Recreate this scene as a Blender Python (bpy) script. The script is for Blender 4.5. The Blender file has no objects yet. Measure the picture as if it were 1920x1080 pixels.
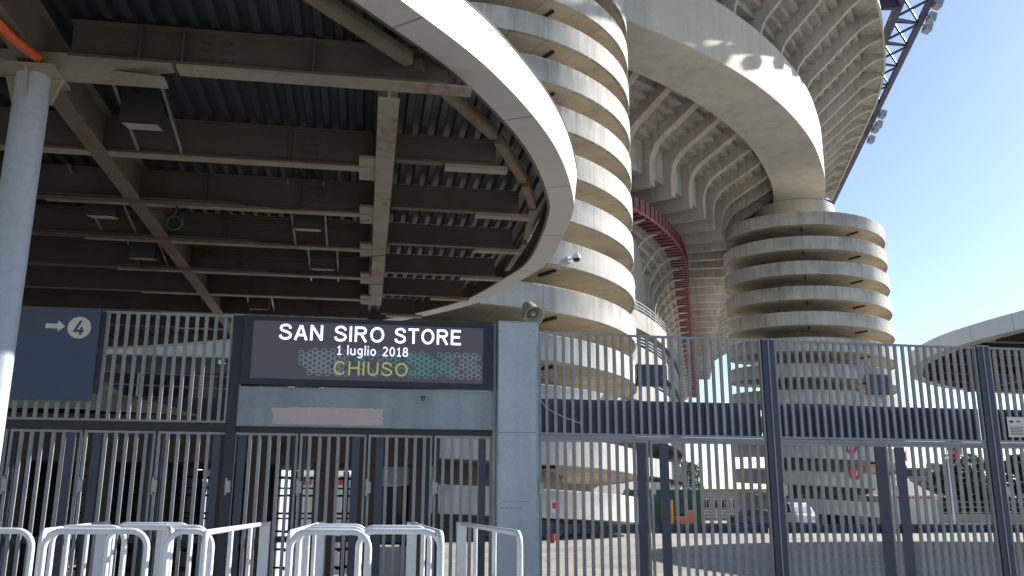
import bpy, bmesh, math, random
from mathutils import Vector, Matrix
random.seed(7)
R = math.radians
PI = math.pi
S = bpy.context.scene
COL = S.collection
# ------------------------------------------------------------------ camera, sky, sun, exposure
cam_d = bpy.data.cameras.new('camera'); cam = bpy.data.objects.new('camera', cam_d); COL.objects.link(cam)
S.camera = cam
cam_d.sensor_width = 36.0; cam_d.lens = 36.0 * 1680 / 1920
cam_d.clip_start = 0.1; cam_d.clip_end = 6000
P_, R_ = R(13.735), R(0.175)
fw = Vector((0, math.cos(P_), math.sin(P_))); up0 = Vector((0, -math.sin(P_), math.cos(P_))); r0 = Vector((1, 0, 0))
rt = r0 * math.cos(R_) + up0 * math.sin(R_); upv = up0 * math.cos(R_) - r0 * math.sin(R_)
m = Matrix((rt, upv, -fw)).transposed().to_4x4(); m.translation = (0, 0, 1.6)
cam.matrix_world = m
SUN_AZ, SUN_EL = R(61.0), R(28.5)          # azimuth clockwise from +Y
sd = Vector((math.sin(SUN_AZ) * math.cos(SUN_EL), math.cos(SUN_AZ) * math.cos(SUN_EL), math.sin(SUN_EL)))
w = bpy.data.worlds.new('World'); S.world = w; w.use_nodes = True
nt = w.node_tree; nt.nodes.clear()
sky = nt.nodes.new('ShaderNodeTexSky'); sky.sky_type = 'NISHITA'; sky.sun_disc = False
sky.sun_elevation = SUN_EL; sky.sun_rotation = SUN_AZ
sky.air_density = 1.0; sky.dust_density = 0.5; sky.ozone_density = 2.2
bg = nt.nodes.new('ShaderNodeBackground'); bg.inputs[1].default_value = 0.085
wo = nt.nodes.new('ShaderNodeOutputWorld')
nt.links.new(sky.outputs[0], bg.inputs[0]); nt.links.new(bg.outputs[0], wo.inputs[0])
sl = bpy.data.lights.new('sun', 'SUN'); sl.energy = 5.0; sl.angle = R(0.5); sl.color = (1.0, 0.955, 0.885)
so = bpy.data.objects.new('sun', sl); COL.objects.link(so)
so.rotation_euler = (-sd).to_track_quat('-Z', 'Y').to_euler(); so.location = (60, -20, 80)
S.view_settings.view_transform = 'Standard'; S.view_settings.look = 'None'
S.view_settings.gamma = 1.0; S.view_settings.exposure = 1.05
S.render.engine = 'CYCLES'

# ------------------------------------------------------------------ materials
def lnk(t, a, b): t.links.new(a, b)
def mat(name, col, rough=.6, metal=0., vary=.25, scale=1.5, streak=0., bump=.0, rust=0., uv=False, joints=None,
        speck=.08, emit=None, sscale=2.5, tint=None, blot=0., topstain=None):
    ma = bpy.data.materials.new(name); ma.use_nodes = True
    t = ma.node_tree; b = t.nodes['Principled BSDF']
    b.inputs['Roughness'].default_value = rough; b.inputs['Metallic'].default_value = metal
    tc = t.nodes.new('ShaderNodeTexCoord'); src = tc.outputs['UV' if uv else 'Object']
    def noise(sc, detail=5, stretch=None, ro=.6):
        n = t.nodes.new('ShaderNodeTexNoise'); n.inputs['Scale'].default_value = sc; n.inputs['Detail'].default_value = detail
        n.inputs['Roughness'].default_value = ro
        if stretch:
            mp = t.nodes.new('ShaderNodeMapping'); mp.inputs['Scale'].default_value = stretch
            lnk(t, src, mp.inputs[0]); lnk(t, mp.outputs[0], n.inputs['Vector'])
        else: lnk(t, src, n.inputs['Vector'])
        return n.outputs['Fac']
    def rng(v, a, b_, c, d):
        n = t.nodes.new('ShaderNodeMapRange'); n.inputs[1].default_value = a; n.inputs[2].default_value = b_
        n.inputs[3].default_value = c; n.inputs[4].default_value = d; lnk(t, v, n.inputs[0]); return n.outputs[0]
    def mul(x, y):
        n = t.nodes.new('ShaderNodeMath'); n.operation = 'MULTIPLY'; lnk(t, x, n.inputs[0]); lnk(t, y, n.inputs[1]); return n.outputs[0]
    def mix(f, a, c2):
        n = t.nodes.new('ShaderNodeMix'); n.data_type = 'RGBA'
        if hasattr(f, 'node'): lnk(t, f, n.inputs[0])
        else: n.inputs[0].default_value = f
        for i, q in ((6, a), (7, c2)):
            if hasattr(q, 'node'): lnk(t, q, n.inputs[i])
            else: n.inputs[i].default_value = (*q, 1)
        return n.outputs[2]
    fac = rng(noise(scale), .3, .7, 1 - vary, 1 + vary * .4)
    if speck: fac = mul(fac, rng(noise(scale * 18, 3), .3, .7, 1 - speck, 1 + speck))
    if streak:
        st = (sscale, .09 * sscale, 1) if uv else (sscale, sscale, .06 * sscale)
        fac = mul(fac, rng(noise(1.0, 5, st), .46, .68, 1.0, 1 - streak))
    if blot: fac = mul(fac, rng(noise(.22, 4, None, .5), .5, .66, 1.0, 1 - blot))
    if topstain:
        sp = t.nodes.new('ShaderNodeSeparateXYZ'); lnk(t, src, sp.inputs[0])
        ramp = rng(sp.outputs[1], topstain[0], topstain[1], 0, 1); dr = rng(noise(1.0, 6, (3.2, .25, 1)), .40, .66, 0, 1); big = rng(noise(.16, 3), .42, .62, .25, 1)
        fac = mul(fac, rng(mul(mul(ramp, dr), big), 0, 1, 1, 1 - topstain[2]))
    if joints:
        sep = t.nodes.new('ShaderNodeSeparateXYZ'); lnk(t, src, sep.inputs[0])
        for ax, step, wd in joints:
            f1 = t.nodes.new('ShaderNodeMath'); f1.operation = 'MODULO'; f1.inputs[1].default_value = step
            ad = t.nodes.new('ShaderNodeMath'); ad.operation = 'ADD'; ad.inputs[1].default_value = 1000 * step
            lnk(t, sep.outputs[ax], ad.inputs[0]); lnk(t, ad.outputs[0], f1.inputs[0])
            lt = t.nodes.new('ShaderNodeMath'); lt.operation = 'LESS_THAN'; lt.inputs[1].default_value = wd
            lnk(t, f1.outputs[0], lt.inputs[0])
            fac = mul(fac, rng(lt.outputs[0], 0, 1, 1.0, .5))
    vm = t.nodes.new('ShaderNodeVectorMath'); vm.operation = 'SCALE'; vm.inputs[0].default_value = col; lnk(t, fac, vm.inputs['Scale'])
    c = vm.outputs[0]
    if tint: c = mix(rng(noise(scale * .35, 3), .42, .62, 0, .7), c, tint)
    if rust:
        c = mix(mul(rng(noise(1.3, 4), .5, .62, 0, 1), rng(noise(9, 6), .4, .6, .0, rust)), c, (.16, .06, .025))
    lnk(t, c, b.inputs['Base Color'])
    if bump:
        bn = t.nodes.new('ShaderNodeBump'); bn.inputs['Strength'].default_value = bump; bn.inputs['Distance'].default_value = .03
        lnk(t, noise(scale * 12, 6), bn.inputs['Height']); lnk(t, bn.outputs[0], b.inputs['Normal'])
    if emit:
        b.inputs['Emission Color'].default_value = (*emit[:3], 1); b.inputs['Emission Strength'].default_value = emit[3]
    return ma
M = {}
M['band'] = mat('pale concrete parapet', (.56, .545, .51), .85, 0, .18, .5, .26, .15, uv=True, topstain=(.45, 1.35, .55), joints=[(0, 3.45, .035)], sscale=1.4, blot=.24)
M['soffit'] = mat('tan board marked soffit', (.64, .57, .455), .9, 0, .2, .5, 0, .2, uv=True, joints=[(0, 2.3, .05)], blot=.25)
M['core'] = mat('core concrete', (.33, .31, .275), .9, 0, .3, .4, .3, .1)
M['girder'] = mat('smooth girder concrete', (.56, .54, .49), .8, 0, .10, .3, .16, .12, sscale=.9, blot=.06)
M['rib'] = mat('rib concrete', (.52, .505, .465), .85, 0, .2, .4, .25, .1)
M['rib_low'] = mat('weathered rib concrete', (.50, .46, .41), .85, 0, .3, .35, .35, .1, tint=(.40, .33, .29))
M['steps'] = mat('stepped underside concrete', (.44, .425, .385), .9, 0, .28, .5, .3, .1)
M['wallc'] = mat('stadium wall concrete', (.40, .385, .36), .9, 0, .25, .3, .35, .1)
M['redp'] = mat('dark red painted steel', (.155, .022, .03), .5, 0, .35, .8, .2)
M['redp2'] = mat('faded red painted steel', (.34, .13, .12), .55, 0, .35, .8, .2)
M['white_panel'] = mat('white fascia panel', (.78, .78, .77), .38, 0, .06, .6, .10, speck=.03, uv=True, joints=[(0, 2.4, .035)], sscale=1.2)
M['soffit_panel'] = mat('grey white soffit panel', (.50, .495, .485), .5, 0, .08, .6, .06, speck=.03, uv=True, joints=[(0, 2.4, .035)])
M['deck'] = mat('corrugated steel deck', (.06, .068, .08), .42, .4, .35, 1.2, 0)
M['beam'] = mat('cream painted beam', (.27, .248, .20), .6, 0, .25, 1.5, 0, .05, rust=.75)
M['beam_d'] = mat('shade darkened beam', (.085, .08, .066), .65, 0, .3, 1.5, 0, .05, rust=.35)  # beam paint darkened to deepen the shade under the canopy
M['beam_rust'] = mat('rusty painted beam', (.16, .13, .10), .7, 0, .3, 2, 0, .1, rust=1.0)
M['column'] = mat('grey painted column', (.38, .42, .50), .45, 0, .12, 1.0, .12)
M['orange'] = mat('orange pipe paint', (.62, .10, .03), .45, 0, .2, 2)
M['zinc'] = mat('galvanised steel', (.38, .39, .40), .4, .6, .25, 4)
M['bar'] = mat('grey fence steel', (.30, .308, .335), .45, .1, .25, 2.0, .15, rust=.15)
M['navy'] = mat('navy painted steel', (.052, .058, .095), .45, 0, .25, 1.5, .12)
M['navy_d'] = mat('dark navy frame', (.016, .02, .038), .4, 0, .2, 2)
M['dark'] = mat('dark steel', (.035, .035, .04), .5, .2, .3, 2)
M['post'] = mat('blue grey painted post', (.46, .51, .57), .5, 0, .14, 1.2, .16, speck=.07, blot=.12)
M['board'] = mat('blue grey sheet panel', (.30, .36, .40), .5, 0, .18, 1.0, .2, speck=.07, blot=.15)
M['patch'] = mat('pinkish overpaint', (.56, .47, .44), .7, 0, .06, 3, 0)
M['white_tube'] = mat('white painted tube', (.70, .715, .76), .36, 0, .12, 3, .1, speck=.08, rust=.28)
M['blue_sign'] = mat('slate blue sign sheet', (.065, .088, .15), .5, 0, .1, 1.5, .08, speck=.03)
M['sign_white'] = mat('off white sign vinyl', (.68, .66, .60), .5, 0, .05, 2)
M['screen'] = mat('led screen surface', (.022, .022, .028), .95, 0, .05, 40, emit=(.05, .05, .066, .5), speck=.2)
M['led_white'] = mat('led white text', (.3, .3, .35), .5, 0, 0, 1, emit=(.72, .74, 1.0, .95), speck=0)
M['led_date'] = mat('led date text', (.3, .3, .35), .5, 0, 0, 1, emit=(.56, .56, .70, .8), speck=0)
M['led_olive'] = mat('led olive text', (.2, .2, .1), .5, 0, 0, 1, emit=(.24, .25, .07, .5), speck=0)
M['led_green'] = mat('led green cells', (.05, .1, .1), .5, 0, 0, 1, emit=(.03, .12, .11, .6), speck=0)
M['led_grey'] = mat('led grey cells', (.1, .1, .1), .5, 0, 0, 1, emit=(.07, .10, .115, .6), speck=0)
M['speaker'] = mat('beige horn casing', (.42, .40, .34), .4, .1, .15, 4)
M['white_cam'] = mat('white camera casing', (.75, .75, .75), .35, 0, .05, 4)
M['glass_dark'] = mat('dark glass', (.02, .025, .03), .08, 0, .1, 2)
M['red_sign'] = mat('red sign vinyl', (.62, .02, .06), .5, 0, .1, 3)
M['red_paint'] = mat('red extinguisher paint', (.55, .02, .02), .3, 0, .1, 3)
M['ground'] = mat('worn asphalt and concrete yard', (.30, .283, .25), .9, 0, .24, .12, 0, .15, speck=.2, blot=.2, joints=[(1, 8.0, .05), (0, 11.0, .04)])
M['paving'] = mat('concrete paving strip', (.34, .33, .30), .9, 0, .15, .6, 0, .1)
M['green_skip'] = mat('dark green container', (.02, .075, .045), .5, 0, .25, 1, .2)
M['truck_white'] = mat('white truck paint', (.75, .76, .78), .35, 0, .04, 1)
M['tent'] = mat('white tent fabric', (.80, .80, .80), .7, 0, .06, .8, .05)
M['tent_red'] = mat('red printed valance', (.50, .10, .12), .7, 0, .1, 1)
M['yellow'] = mat('yellow machine paint', (.60, .35, .03), .4, 0, .15, 2)
M['orange_m'] = mat('orange machine paint', (.55, .13, .03), .4, 0, .15, 2)
M['rubber'] = mat('black rubber', (.02, .02, .02), .8, 0, .1, 3)
M['beige_wall'] = mat('beige rendered wall', (.42, .38, .29), .9, 0, .15, .4, .15)
M['flat_block'] = mat('grey apartment wall', (.30, .28, .28), .9, 0, .15, .2, .1)
M['lintel'] = mat('brown painted lintel', (.05, .036, .028), .7, 0, .3, .8, .2, tint=(.085, .036, .024))
M['booth'] = mat('blue skylight booth panel', (.34, .42, .52), .5, 0, .1, 1)  # blue skylight on pale panels, put into the colour
M['tarp'] = mat('beige tarpaulin', (.44, .39, .26), .75, 0, .25, 2, .1, .3)
M['flag_w'] = mat('white flag cloth', (.55, .53, .54), .8, 0, .15, 2)
M['flag_r'] = mat('red flag cloth', (.50, .03, .05), .8, 0, .1, 2)
M['truss'] = mat('violet blue painted truss', (.06, .055, .115), .5, 0, .2, 1)
M['roof_panel'] = mat('white roof sheet', (.62, .63, .60), .6, 0, .08, .3)
M['trunk'] = mat('bark', (.10, .075, .05), .9, 0, .3, 3)
M['cable_green'] = mat('green cable', (.015, .075, .045), .5, 0, .1, 3)
M['lamp_glass'] = mat('lamp glass', (.50, .48, .46), .25, 0, .1, 5)
M['void'] = mat('unlit concrete interior', (.06, .06, .062), .95, 0, .3, .5)  # near black colour stands in for deep shade on the ramp concrete
def translucent(ma, amt):
    t = ma.node_tree; b = t.nodes['Principled BSDF']; o = t.nodes['Material Output']; tr = t.nodes.new('ShaderNodeBsdfTranslucent'); mx = t.nodes.new('ShaderNodeMixShader')
    tr.inputs[0].default_value = b.inputs['Base Color'].default_value; lk = b.inputs['Base Color'].links
    if lk: t.links.new(lk[0].from_socket, tr.inputs[0])
    mx.inputs[0].default_value = amt; t.links.new(b.outputs[0], mx.inputs[1]); t.links.new(tr.outputs[0], mx.inputs[2]); t.links.new(mx.outputs[0], o.inputs[0])
for k_ in ('tent', 'flag_w', 'flag_r', 'roof_panel'): translucent(M[k_], .5)
def leafmat(name, col):
    return mat(name, col, .7, 0, .45, .6, 0, speck=.3)
M['leaf_a'] = leafmat('dark foliage', (.035, .06, .03)); M['leaf_b'] = leafmat('mid foliage', (.06, .09, .035))

# ------------------------------------------------------------------ mesh builder
class MB:
    def __init__(s): s.v = []; s.f = []; s.uv = []
    def add(s, vs, fs, uvs=None):
        n = len(s.v); s.v += [tuple(q) for q in vs]
        s.f += [tuple(i + n for i in f) for f in fs]
        s.uv += (uvs if uvs else [None] * len(fs)); return s
    def obox(s, c, ax, ay, az, sx, sy, sz):
        c = Vector(c); ax = Vector(ax) * sx / 2; ay = Vector(ay) * sy / 2; az = Vector(az) * sz / 2
        vs = [c + ax * i + ay * j + az * k for k in (-1, 1) for j in (-1, 1) for i in (-1, 1)]
        return s.add(vs, [(0, 2, 3, 1), (4, 5, 7, 6), (0, 1, 5, 4), (2, 6, 7, 3), (0, 4, 6, 2), (1, 3, 7, 5)])
    def box(s, x0, y0, z0, x1, y1, z1):
        return s.obox(((x0 + x1) / 2, (y0 + y1) / 2, (z0 + z1) / 2), (1, 0, 0), (0, 1, 0), (0, 0, 1), x1 - x0, y1 - y0, z1 - z0)
    def rbox(s, c, sx, sy, sz, rz):
        ca, sa = math.cos(rz), math.sin(rz)
        return s.obox(c, (ca, sa, 0), (-sa, ca, 0), (0, 0, 1), sx, sy, sz)
    def prism(s, pts, vec):
        n = len(pts); a = [Vector(p) for p in pts]; v = Vector(vec); b = [p + v for p in a]
        return s.add(a + b, [tuple(range(n))[::-1], tuple(range(n, 2 * n))] + [(i, (i + 1) % n, (i + 1) % n + n, i + n) for i in range(n)])
    def bar(s, a, b, wx, wy=None, upd=(0, 0, 1)):
        a, b = Vector(a), Vector(b); d = b - a; L = d.length; d.normalize(); u = Vector(upd)
        if abs(d.dot(u)) > .98: u = Vector((1, 0, 0))
        x = d.cross(u).normalized(); y = x.cross(d)
        return s.obox((a + b) / 2, x, y, d, wx, wy or wx, L)
    def tube(s, path, r, n=8, cap=True, radii=None):
        path = [Vector(p) for p in path]; rings = []; x = None
        for i, p in enumerate(path):
            d = (path[min(i + 1, len(path) - 1)] - path[max(i - 1, 0)]).normalized()
            if x is None:
                u = Vector((0, 0, 1)) if abs(d.z) < .9 else Vector((1, 0, 0)); x = d.cross(u).normalized()
            else: x = (x - d * x.dot(d)).normalized()
            y = d.cross(x); rr = radii[i] if radii else r
            rings.append([p + (x * math.cos(2 * PI * k / n) + y * math.sin(2 * PI * k / n)) * rr for k in range(n)])
        vs = [q for rg in rings for q in rg]; fs = []
        for i in range(len(rings) - 1):
            for k in range(n):
                fs.append((i * n + k, i * n + (k + 1) % n, (i + 1) * n + (k + 1) % n, (i + 1) * n + k))
        if cap: fs += [tuple(range(n))[::-1], tuple(range((len(rings) - 1) * n, len(rings) * n))]
        return s.add(vs, fs)
    def lathe(s, prof, c, axis=(0, 0, 1), n=24, cap=True):
        ax = Vector(axis).normalized(); u = Vector((1, 0, 0)) if abs(ax.x) < .8 else Vector((0, 1, 0))
        x = ax.cross(u).normalized(); y = ax.cross(x); c = Vector(c); vs = []; fs = []
        for (r, h) in prof:
            for k in range(n):
                a = 2 * PI * k / n; vs.append(c + ax * h + (x * math.cos(a) + y * math.sin(a)) * r)
        for i in range(len(prof) - 1):
            for k in range(n): fs.append((i * n + k, i * n + (k + 1) % n, (i + 1) * n + (k + 1) % n, (i + 1) * n + k))
        if cap: fs += [tuple(range(n))[::-1], tuple(range((len(prof) - 1) * n, len(prof) * n))]
        return s.add(vs, fs)
    def sweep(s, prof, path, closed=True, caps=True):
        """prof: (n,z) list; path: list of (x,y,nx,ny[,dz])"""
        k = len(prof); vs = []; fs = []; uvs = []; L = 0; Ls = []
        for i, p in enumerate(path):
            if i: L += math.hypot(p[0] - path[i - 1][0], p[1] - path[i - 1][1])
            Ls.append(L); dz = p[4] if len(p) > 4 else 0
            for (n, z) in prof: vs.append((p[0] + p[2] * n, p[1] + p[3] * n, z + dz))
        pl = [0]
        for j in range(k): pl.append(pl[-1] + math.hypot(prof[(j + 1) % k][0] - prof[j][0], prof[(j + 1) % k][1] - prof[j][1]))
        for i in range(len(path) - 1):
            for j in range(k if closed else k - 1):
                j2 = (j + 1) % k
                fs.append((i * k + j, i * k + j2, (i + 1) * k + j2, (i + 1) * k + j))
                uvs.append([(Ls[i], pl[j]), (Ls[i], pl[j + 1]), (Ls[i + 1], pl[j + 1]), (Ls[i + 1], pl[j])])
        if closed and caps:
            fs += [tuple(range(k))[::-1], tuple(range((len(path) - 1) * k, len(path) * k))]; uvs += [None, None]
        return s.add(vs, fs, uvs)
WL = {}
def wl(o): return WL.get(o.name, Vector((0, 0, 0))) if o else Vector((0, 0, 0))
def obj(name, mb, ma, parent=None, label=None, base=None, smooth=30, recalc=True):
    off = wl(parent) if parent else Vector(base or (0, 0, 0))
    me = bpy.data.meshes.new(name)
    me.from_pydata([tuple(Vector(v) - off) for v in mb.v], [], mb.f)
    if any(mb.uv):
        ul = me.uv_layers.new(name='UVMap'); i = 0
        for f, u in zip(mb.f, mb.uv):
            for k in range(len(f)):
                if u: ul.data[i].uv = u[k]
                i += 1
    if recalc:
        b = bmesh.new(); b.from_mesh(me); bmesh.ops.recalc_face_normals(b, faces=b.faces); b.to_mesh(me); b.free()
    me.polygons.foreach_set('use_smooth', [True] * len(me.polygons)); me.set_sharp_from_angle(angle=R(smooth))
    me.materials.append(ma); me.update()
    o = bpy.data.objects.new(name, me); COL.objects.link(o)
    if parent: o.parent = parent; WL[o.name] = Vector(off)
    else: o.location = off; WL[o.name] = Vector(off)
    if label: o['label'] = label
    return o
def thing(name, label, cat, loc=(0, 0, 0), group=None):
    o = bpy.data.objects.new(name, None); COL.objects.link(o); o.location = loc; WL[o.name] = Vector(loc)
    o.empty_display_size = .2
    o['label'] = label; o['category'] = cat
    if group: o['group'] = group
    return o
def tag(o, label, cat, group=None):
    o['label'] = label; o['category'] = cat
    if group: o['group'] = group
    return o
def dup(root, loc, label, rz=0.0):
    r = root.copy(); COL.objects.link(r); r.location = loc; r.rotation_euler = (0, 0, rz); r['label'] = label
    for ch in list(root.children):
        c = ch.copy(); COL.objects.link(c); c.parent = r
        for g in ch.children:
            d = g.copy(); COL.objects.link(d); d.parent = c
    return r
def text_mb(body, size, origin, xa, ya, depth=.004, shear=0., bold=0., align='CENTER', sx=1.0):
    cu = bpy.data.curves.new('t', 'FONT'); cu.body = body; cu.size = size; cu.align_x = align; cu.shear = shear
    cu.offset = bold; cu.extrude = depth / 2; cu.resolution_u = 4
    to = bpy.data.objects.new('t', cu); COL.objects.link(to)
    dg = bpy.context.evaluated_depsgraph_get(); me = bpy.data.meshes.new_from_object(to.evaluated_get(dg))
    mb = MB(); xa = Vector(xa); ya = Vector(ya); za = xa.cross(ya); o = Vector(origin)
    mb.add([o + xa * (v.co.x * sx) + ya * v.co.y + za * v.co.z for v in me.vertices], [tuple(p.vertices) for p in me.polygons])
    bpy.data.objects.remove(to); bpy.data.curves.remove(cu); bpy.data.meshes.remove(me)
    return mb
def ell(cx, cy, rx, ry, a0=0, a1=360, n=24): return [(cx + rx * math.cos(R(a0 + (a1 - a0) * i / n)), cy + ry * math.sin(R(a0 + (a1 - a0) * i / n))) for i in range(n + 1)]
GL = {'S': (.68, [('c', [(.60, .72), (.55, .86), (.42, .935), (.30, .935), (.15, .88), (.09, .75), (.14, .62), (.30, .545), (.48, .47), (.59, .37), (.61, .25), (.53, .12), (.37, .065), (.25, .07), (.11, .15), (.06, .29)])]),
 'A': (.70, [[(.05, 0), (.33, .95)], [(.65, 0), (.37, .95)], [(.15, .32), (.55, .32)]]), 'N': (.70, [[(.075, 0), (.075, 1)], [(.09, .95), (.61, .05)], [(.625, 0), (.625, 1)]]),
 'I': (.15, [[(.075, 0), (.075, 1)]]), 'O': (.80, [ell(.40, .5, .325, .435)]), 'T': (.64, [[(0, .93), (.64, .93)], [(.32, 0), (.32, .92)]]),
 'R': (.72, [[(.075, 0), (.075, 1)], [(.075, .93), (.40, .93)] + ell(.42, .73, .19, .2, 90, -90, 10) + [(.40, .53), (.075, .53)], [(.36, .52), (.64, 0)]]),
 'E': (.62, [[(.075, 0), (.075, 1)], [(.075, .93), (.6, .93)], [(.075, .52), (.55, .52)], [(.075, .07), (.62, .07)]]),
 'C': (.74, [ell(.40, .5, .325, .435, 38, 322)]), 'H': (.70, [[(.075, 0), (.075, 1)], [(.625, 0), (.625, 1)], [(.075, .53), (.625, .53)]]),
 'U': (.70, [[(.075, 1), (.075, .35)] + ell(.35, .34, .275, .275, 180, 360, 14) + [(.625, 1)]]),
 '1': (.46, [[(.08, .72), (.26, .9), (.26, 0)], [(.06, .05), (.46, .05)]]), 'l': (.14, [[(.07, 0), (.07, 1.06)]]), 'i': (.14, [[(.07, 0), (.07, .72)], [(.07, .88), (.07, 1.02)]]),
 'u': (.54, [[(.07, .72), (.07, .3)] + ell(.26, .27, .19, .21, 180, 330, 8), [(.46, .72), (.46, 0)]]), 'g': (.56, [ell(.27, .40, .19, .29), [(.47, .72), (.47, -.04)] + ell(.27, -.06, .2, .18, 0, -150, 10)]),
 'o': (.56, [ell(.28, .36, .21, .31)]), '2': (.54, [ell(.26, .70, .2, .25, 160, -30, 10) + [(.07, .07)], [(.05, .06), (.52, .06)]]),
 '0': (.56, [ell(.28, .5, .21, .44)]), '8': (.56, [ell(.28, .72, .175, .22), ell(.28, .28, .215, .23)]), '4': (.68, [[(.42, 1.0), (.08, .27), (.66, .27)], [(.5, .55), (.44, 0)]])}
def stroke_mb(body, h, origin, width, th, gap=.14, depth=.003):
    x = 0; strokes = []
    for ch in body:
        if ch == ' ': x += .36; continue
        wd, st = GL[ch]
        for q in st:
            if q[0] == 'c': q = [(p.x, p.y) for p in crom(q[1], 4)]
            strokes.append([(px + x, py) for px, py in q])
        x += wd + gap
    tot = x - gap; sx = width / tot; mb = MB(); o = Vector(origin); k = 0
    for q in strokes:
        q = [Vector((a * sx - width / 2, b * h, 0)) for a, b in q]; L = []; Rr = []
        closed = (q[0] - q[-1]).length < 1e-5
        for i in range(len(q)):
            d1 = (q[i] - q[i - 1]) if i else ((q[0] - q[-2]) if closed else (q[1] - q[0])); d2 = (q[i + 1] - q[i]) if i < len(q) - 1 else ((q[1] - q[0]) if closed else (q[i] - q[i - 1]))
            d1 = d1.normalized(); d2 = d2.normalized(); nn = Vector((-(d1 + d2).y, (d1 + d2).x, 0)).normalized()
            m_ = min(2.2, 1 / max(.3, nn.dot(Vector((-d2.y, d2.x, 0))))) * th * h / 2; L.append(q[i] + nn * m_); Rr.append(q[i] - nn * m_)
        k += 1; n = len(q); w2 = lambda v, e: o + FD * v.x + ZV * v.y + FN * (e + k * .00012)
        vs = [w2(v, 0) for v in L] + [w2(v, 0) for v in Rr] + [w2(v, depth) for v in L] + [w2(v, depth) for v in Rr]; fs = []
        for i in range(n - 1): fs += [(2 * n + i, 2 * n + i + 1, 3 * n + i + 1, 3 * n + i), (i, n + i, n + i + 1, i + 1), (i, i + 1, 2 * n + i + 1, 2 * n + i), (n + i, 3 * n + i, 3 * n + i + 1, n + i + 1)]
        mb.add(vs, fs)
    return mb
def crom(pts, n=8):
    out = []; P = [Vector((*p, 0)) if len(p) == 2 else Vector(p) for p in pts]; P = [2 * P[0] - P[1]] + P + [2 * P[-1] - P[-2]]
    for i in range(1, len(P) - 2):
        for k in range(n):
            t = k / n; a, b, c, d = P[i - 1:i + 3]
            out.append(.5 * ((2 * b) + (c - a) * t + (2 * a - 5 * b + 4 * c - d) * t * t + (3 * b - a - 3 * c + d) * t ** 3))
    out.append(P[-2]); return out
def normals(pts, side=1):
    """path entries (x,y,nx,ny); side=1: normal to the right of travel"""
    out = []
    for i, p in enumerate(pts):
        d = (pts[min(i + 1, len(pts) - 1)] - pts[max(0, i - 1)]); d.z = 0; d.normalize()
        out.append((p.x, p.y, d.y * side, -d.x * side))
    return out

# ------------------------------------------------------------------ ground
g = MB(); nx = 60
g.add([(-900, -300, 0), (900, -300, 0), (900, 1500, 0), (-900, 1500, 0)], [(0, 1, 2, 3)])
o = obj('ground', g, M['ground']); o['kind'] = 'structure'
g = MB()
for (x0, y0, x1, y1) in ((1.6, 38.6, 12, 39.2), (-6, 30, 20, 30.12), (2, 26.0, 18, 26.1), (-2, 21, 16, 21.08)):
    g.add([(x0, y0, .004), (x1, y0 + .9, .004), (x1, y1 + .9, .004), (x0, y1, .004)], [(0, 1, 2, 3)])
o = obj('pavement', g, M['paving']); o['kind'] = 'structure'

# ------------------------------------------------------------------ spiral ramp towers
PITCH = 2.6
def ramp_tower(name, label, cx, cy, Rr, z0, t0, t1, lamps, topz, neck=None):
    T = thing(name, label, 'tower', (cx, cy, 0))
    N = 80; steps = int((t1 - t0) * N); path = []
    for i in range(steps + 1):
        tau = t0 + (t1 - t0) * i / steps; th = -2 * PI * tau
        path.append((cx, cy, math.cos(th), math.sin(th), max(z0 + PITCH * tau, 0.02)))
    def hel(prof):
        mb = MB(); k = len(prof); vs = []; fs = []; uvs = []
        for p in path:
            for (r, z) in prof: vs.append((p[0] + p[2] * r, p[1] + p[3] * r, z + p[4]))
        pl = [0]
        for j in range(k): pl.append(pl[-1] + math.hypot(prof[(j + 1) % k][0] - prof[j][0], prof[(j + 1) % k][1] - prof[j][1]))
        du = 2 * PI * Rr / N
        for i in range(len(path) - 1):
            for j in range(k):
                j2 = (j + 1) % k; fs.append((i * k + j, i * k + j2, (i + 1) * k + j2, (i + 1) * k + j))
                uvs.append([(i * du, pl[j]), (i * du, pl[j + 1]), (i * du + du, pl[j + 1]), (i * du + du, pl[j])])
        fs += [tuple(range(k))[::-1], tuple(range((len(path) - 1) * k, len(path) * k))]; uvs += [None, None]
        return mb.add(vs, fs, uvs)
    obj('parapet', hel([(Rr, 0.03), (Rr, 1.36), (Rr - .03, 1.39), (Rr - .15, 1.39), (Rr - .18, 1.36), (Rr - .18, 0), (Rr - .03, 0)]), M['band'], T)
    rc = Rr - (4.6 if Rr > 9 else 3.9)
    obj('ramp_slab', hel([(Rr - .18, .06), (Rr - .18, .28), (rc + .05, .30), (rc + .05, .08)]), M['soffit'], T)
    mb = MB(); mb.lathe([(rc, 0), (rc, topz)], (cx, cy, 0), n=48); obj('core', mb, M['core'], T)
    for tau, dr in lamps:
        th = -2 * PI * tau; z = z0 + PITCH * tau - .02; mb = MB()
        a = (cx + math.cos(th) * (Rr - dr), cy + math.sin(th) * (Rr - dr), z); b = (cx + math.cos(th) * (Rr - dr - 1.5), cy + math.sin(th) * (Rr - dr - 1.5), z + .02)
        mb.bar(a, b, .16, .14); obj('soffit_lamp', mb, M['dark'], T)
    return T
TA = (-3.34, 55.09, 11.0, 11.015); TB = (32.0, 95.0, 8.5, 18.42)
lampsA = [(k + .155, .9) for k in range(-4, 9)] + [(k + .31, 1.2) for k in range(-4, 9)]
lampsB = [(k + .17, .9) for k in range(-6, 5)] + [(k + .30, .9) for k in range(-6, 5)]
tA = ramp_tower('ramp_tower', 'big pale spiral ramp tower nearest the gates, sunlit on its right side', *TA, -4.22, 8.45, lampsA, 35.0)
tB = ramp_tower('ramp_tower', 'shaded spiral ramp tower farther right, standing free against the sky', *TB, -7.05, 4.74, lampsB, 31.2)
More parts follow.
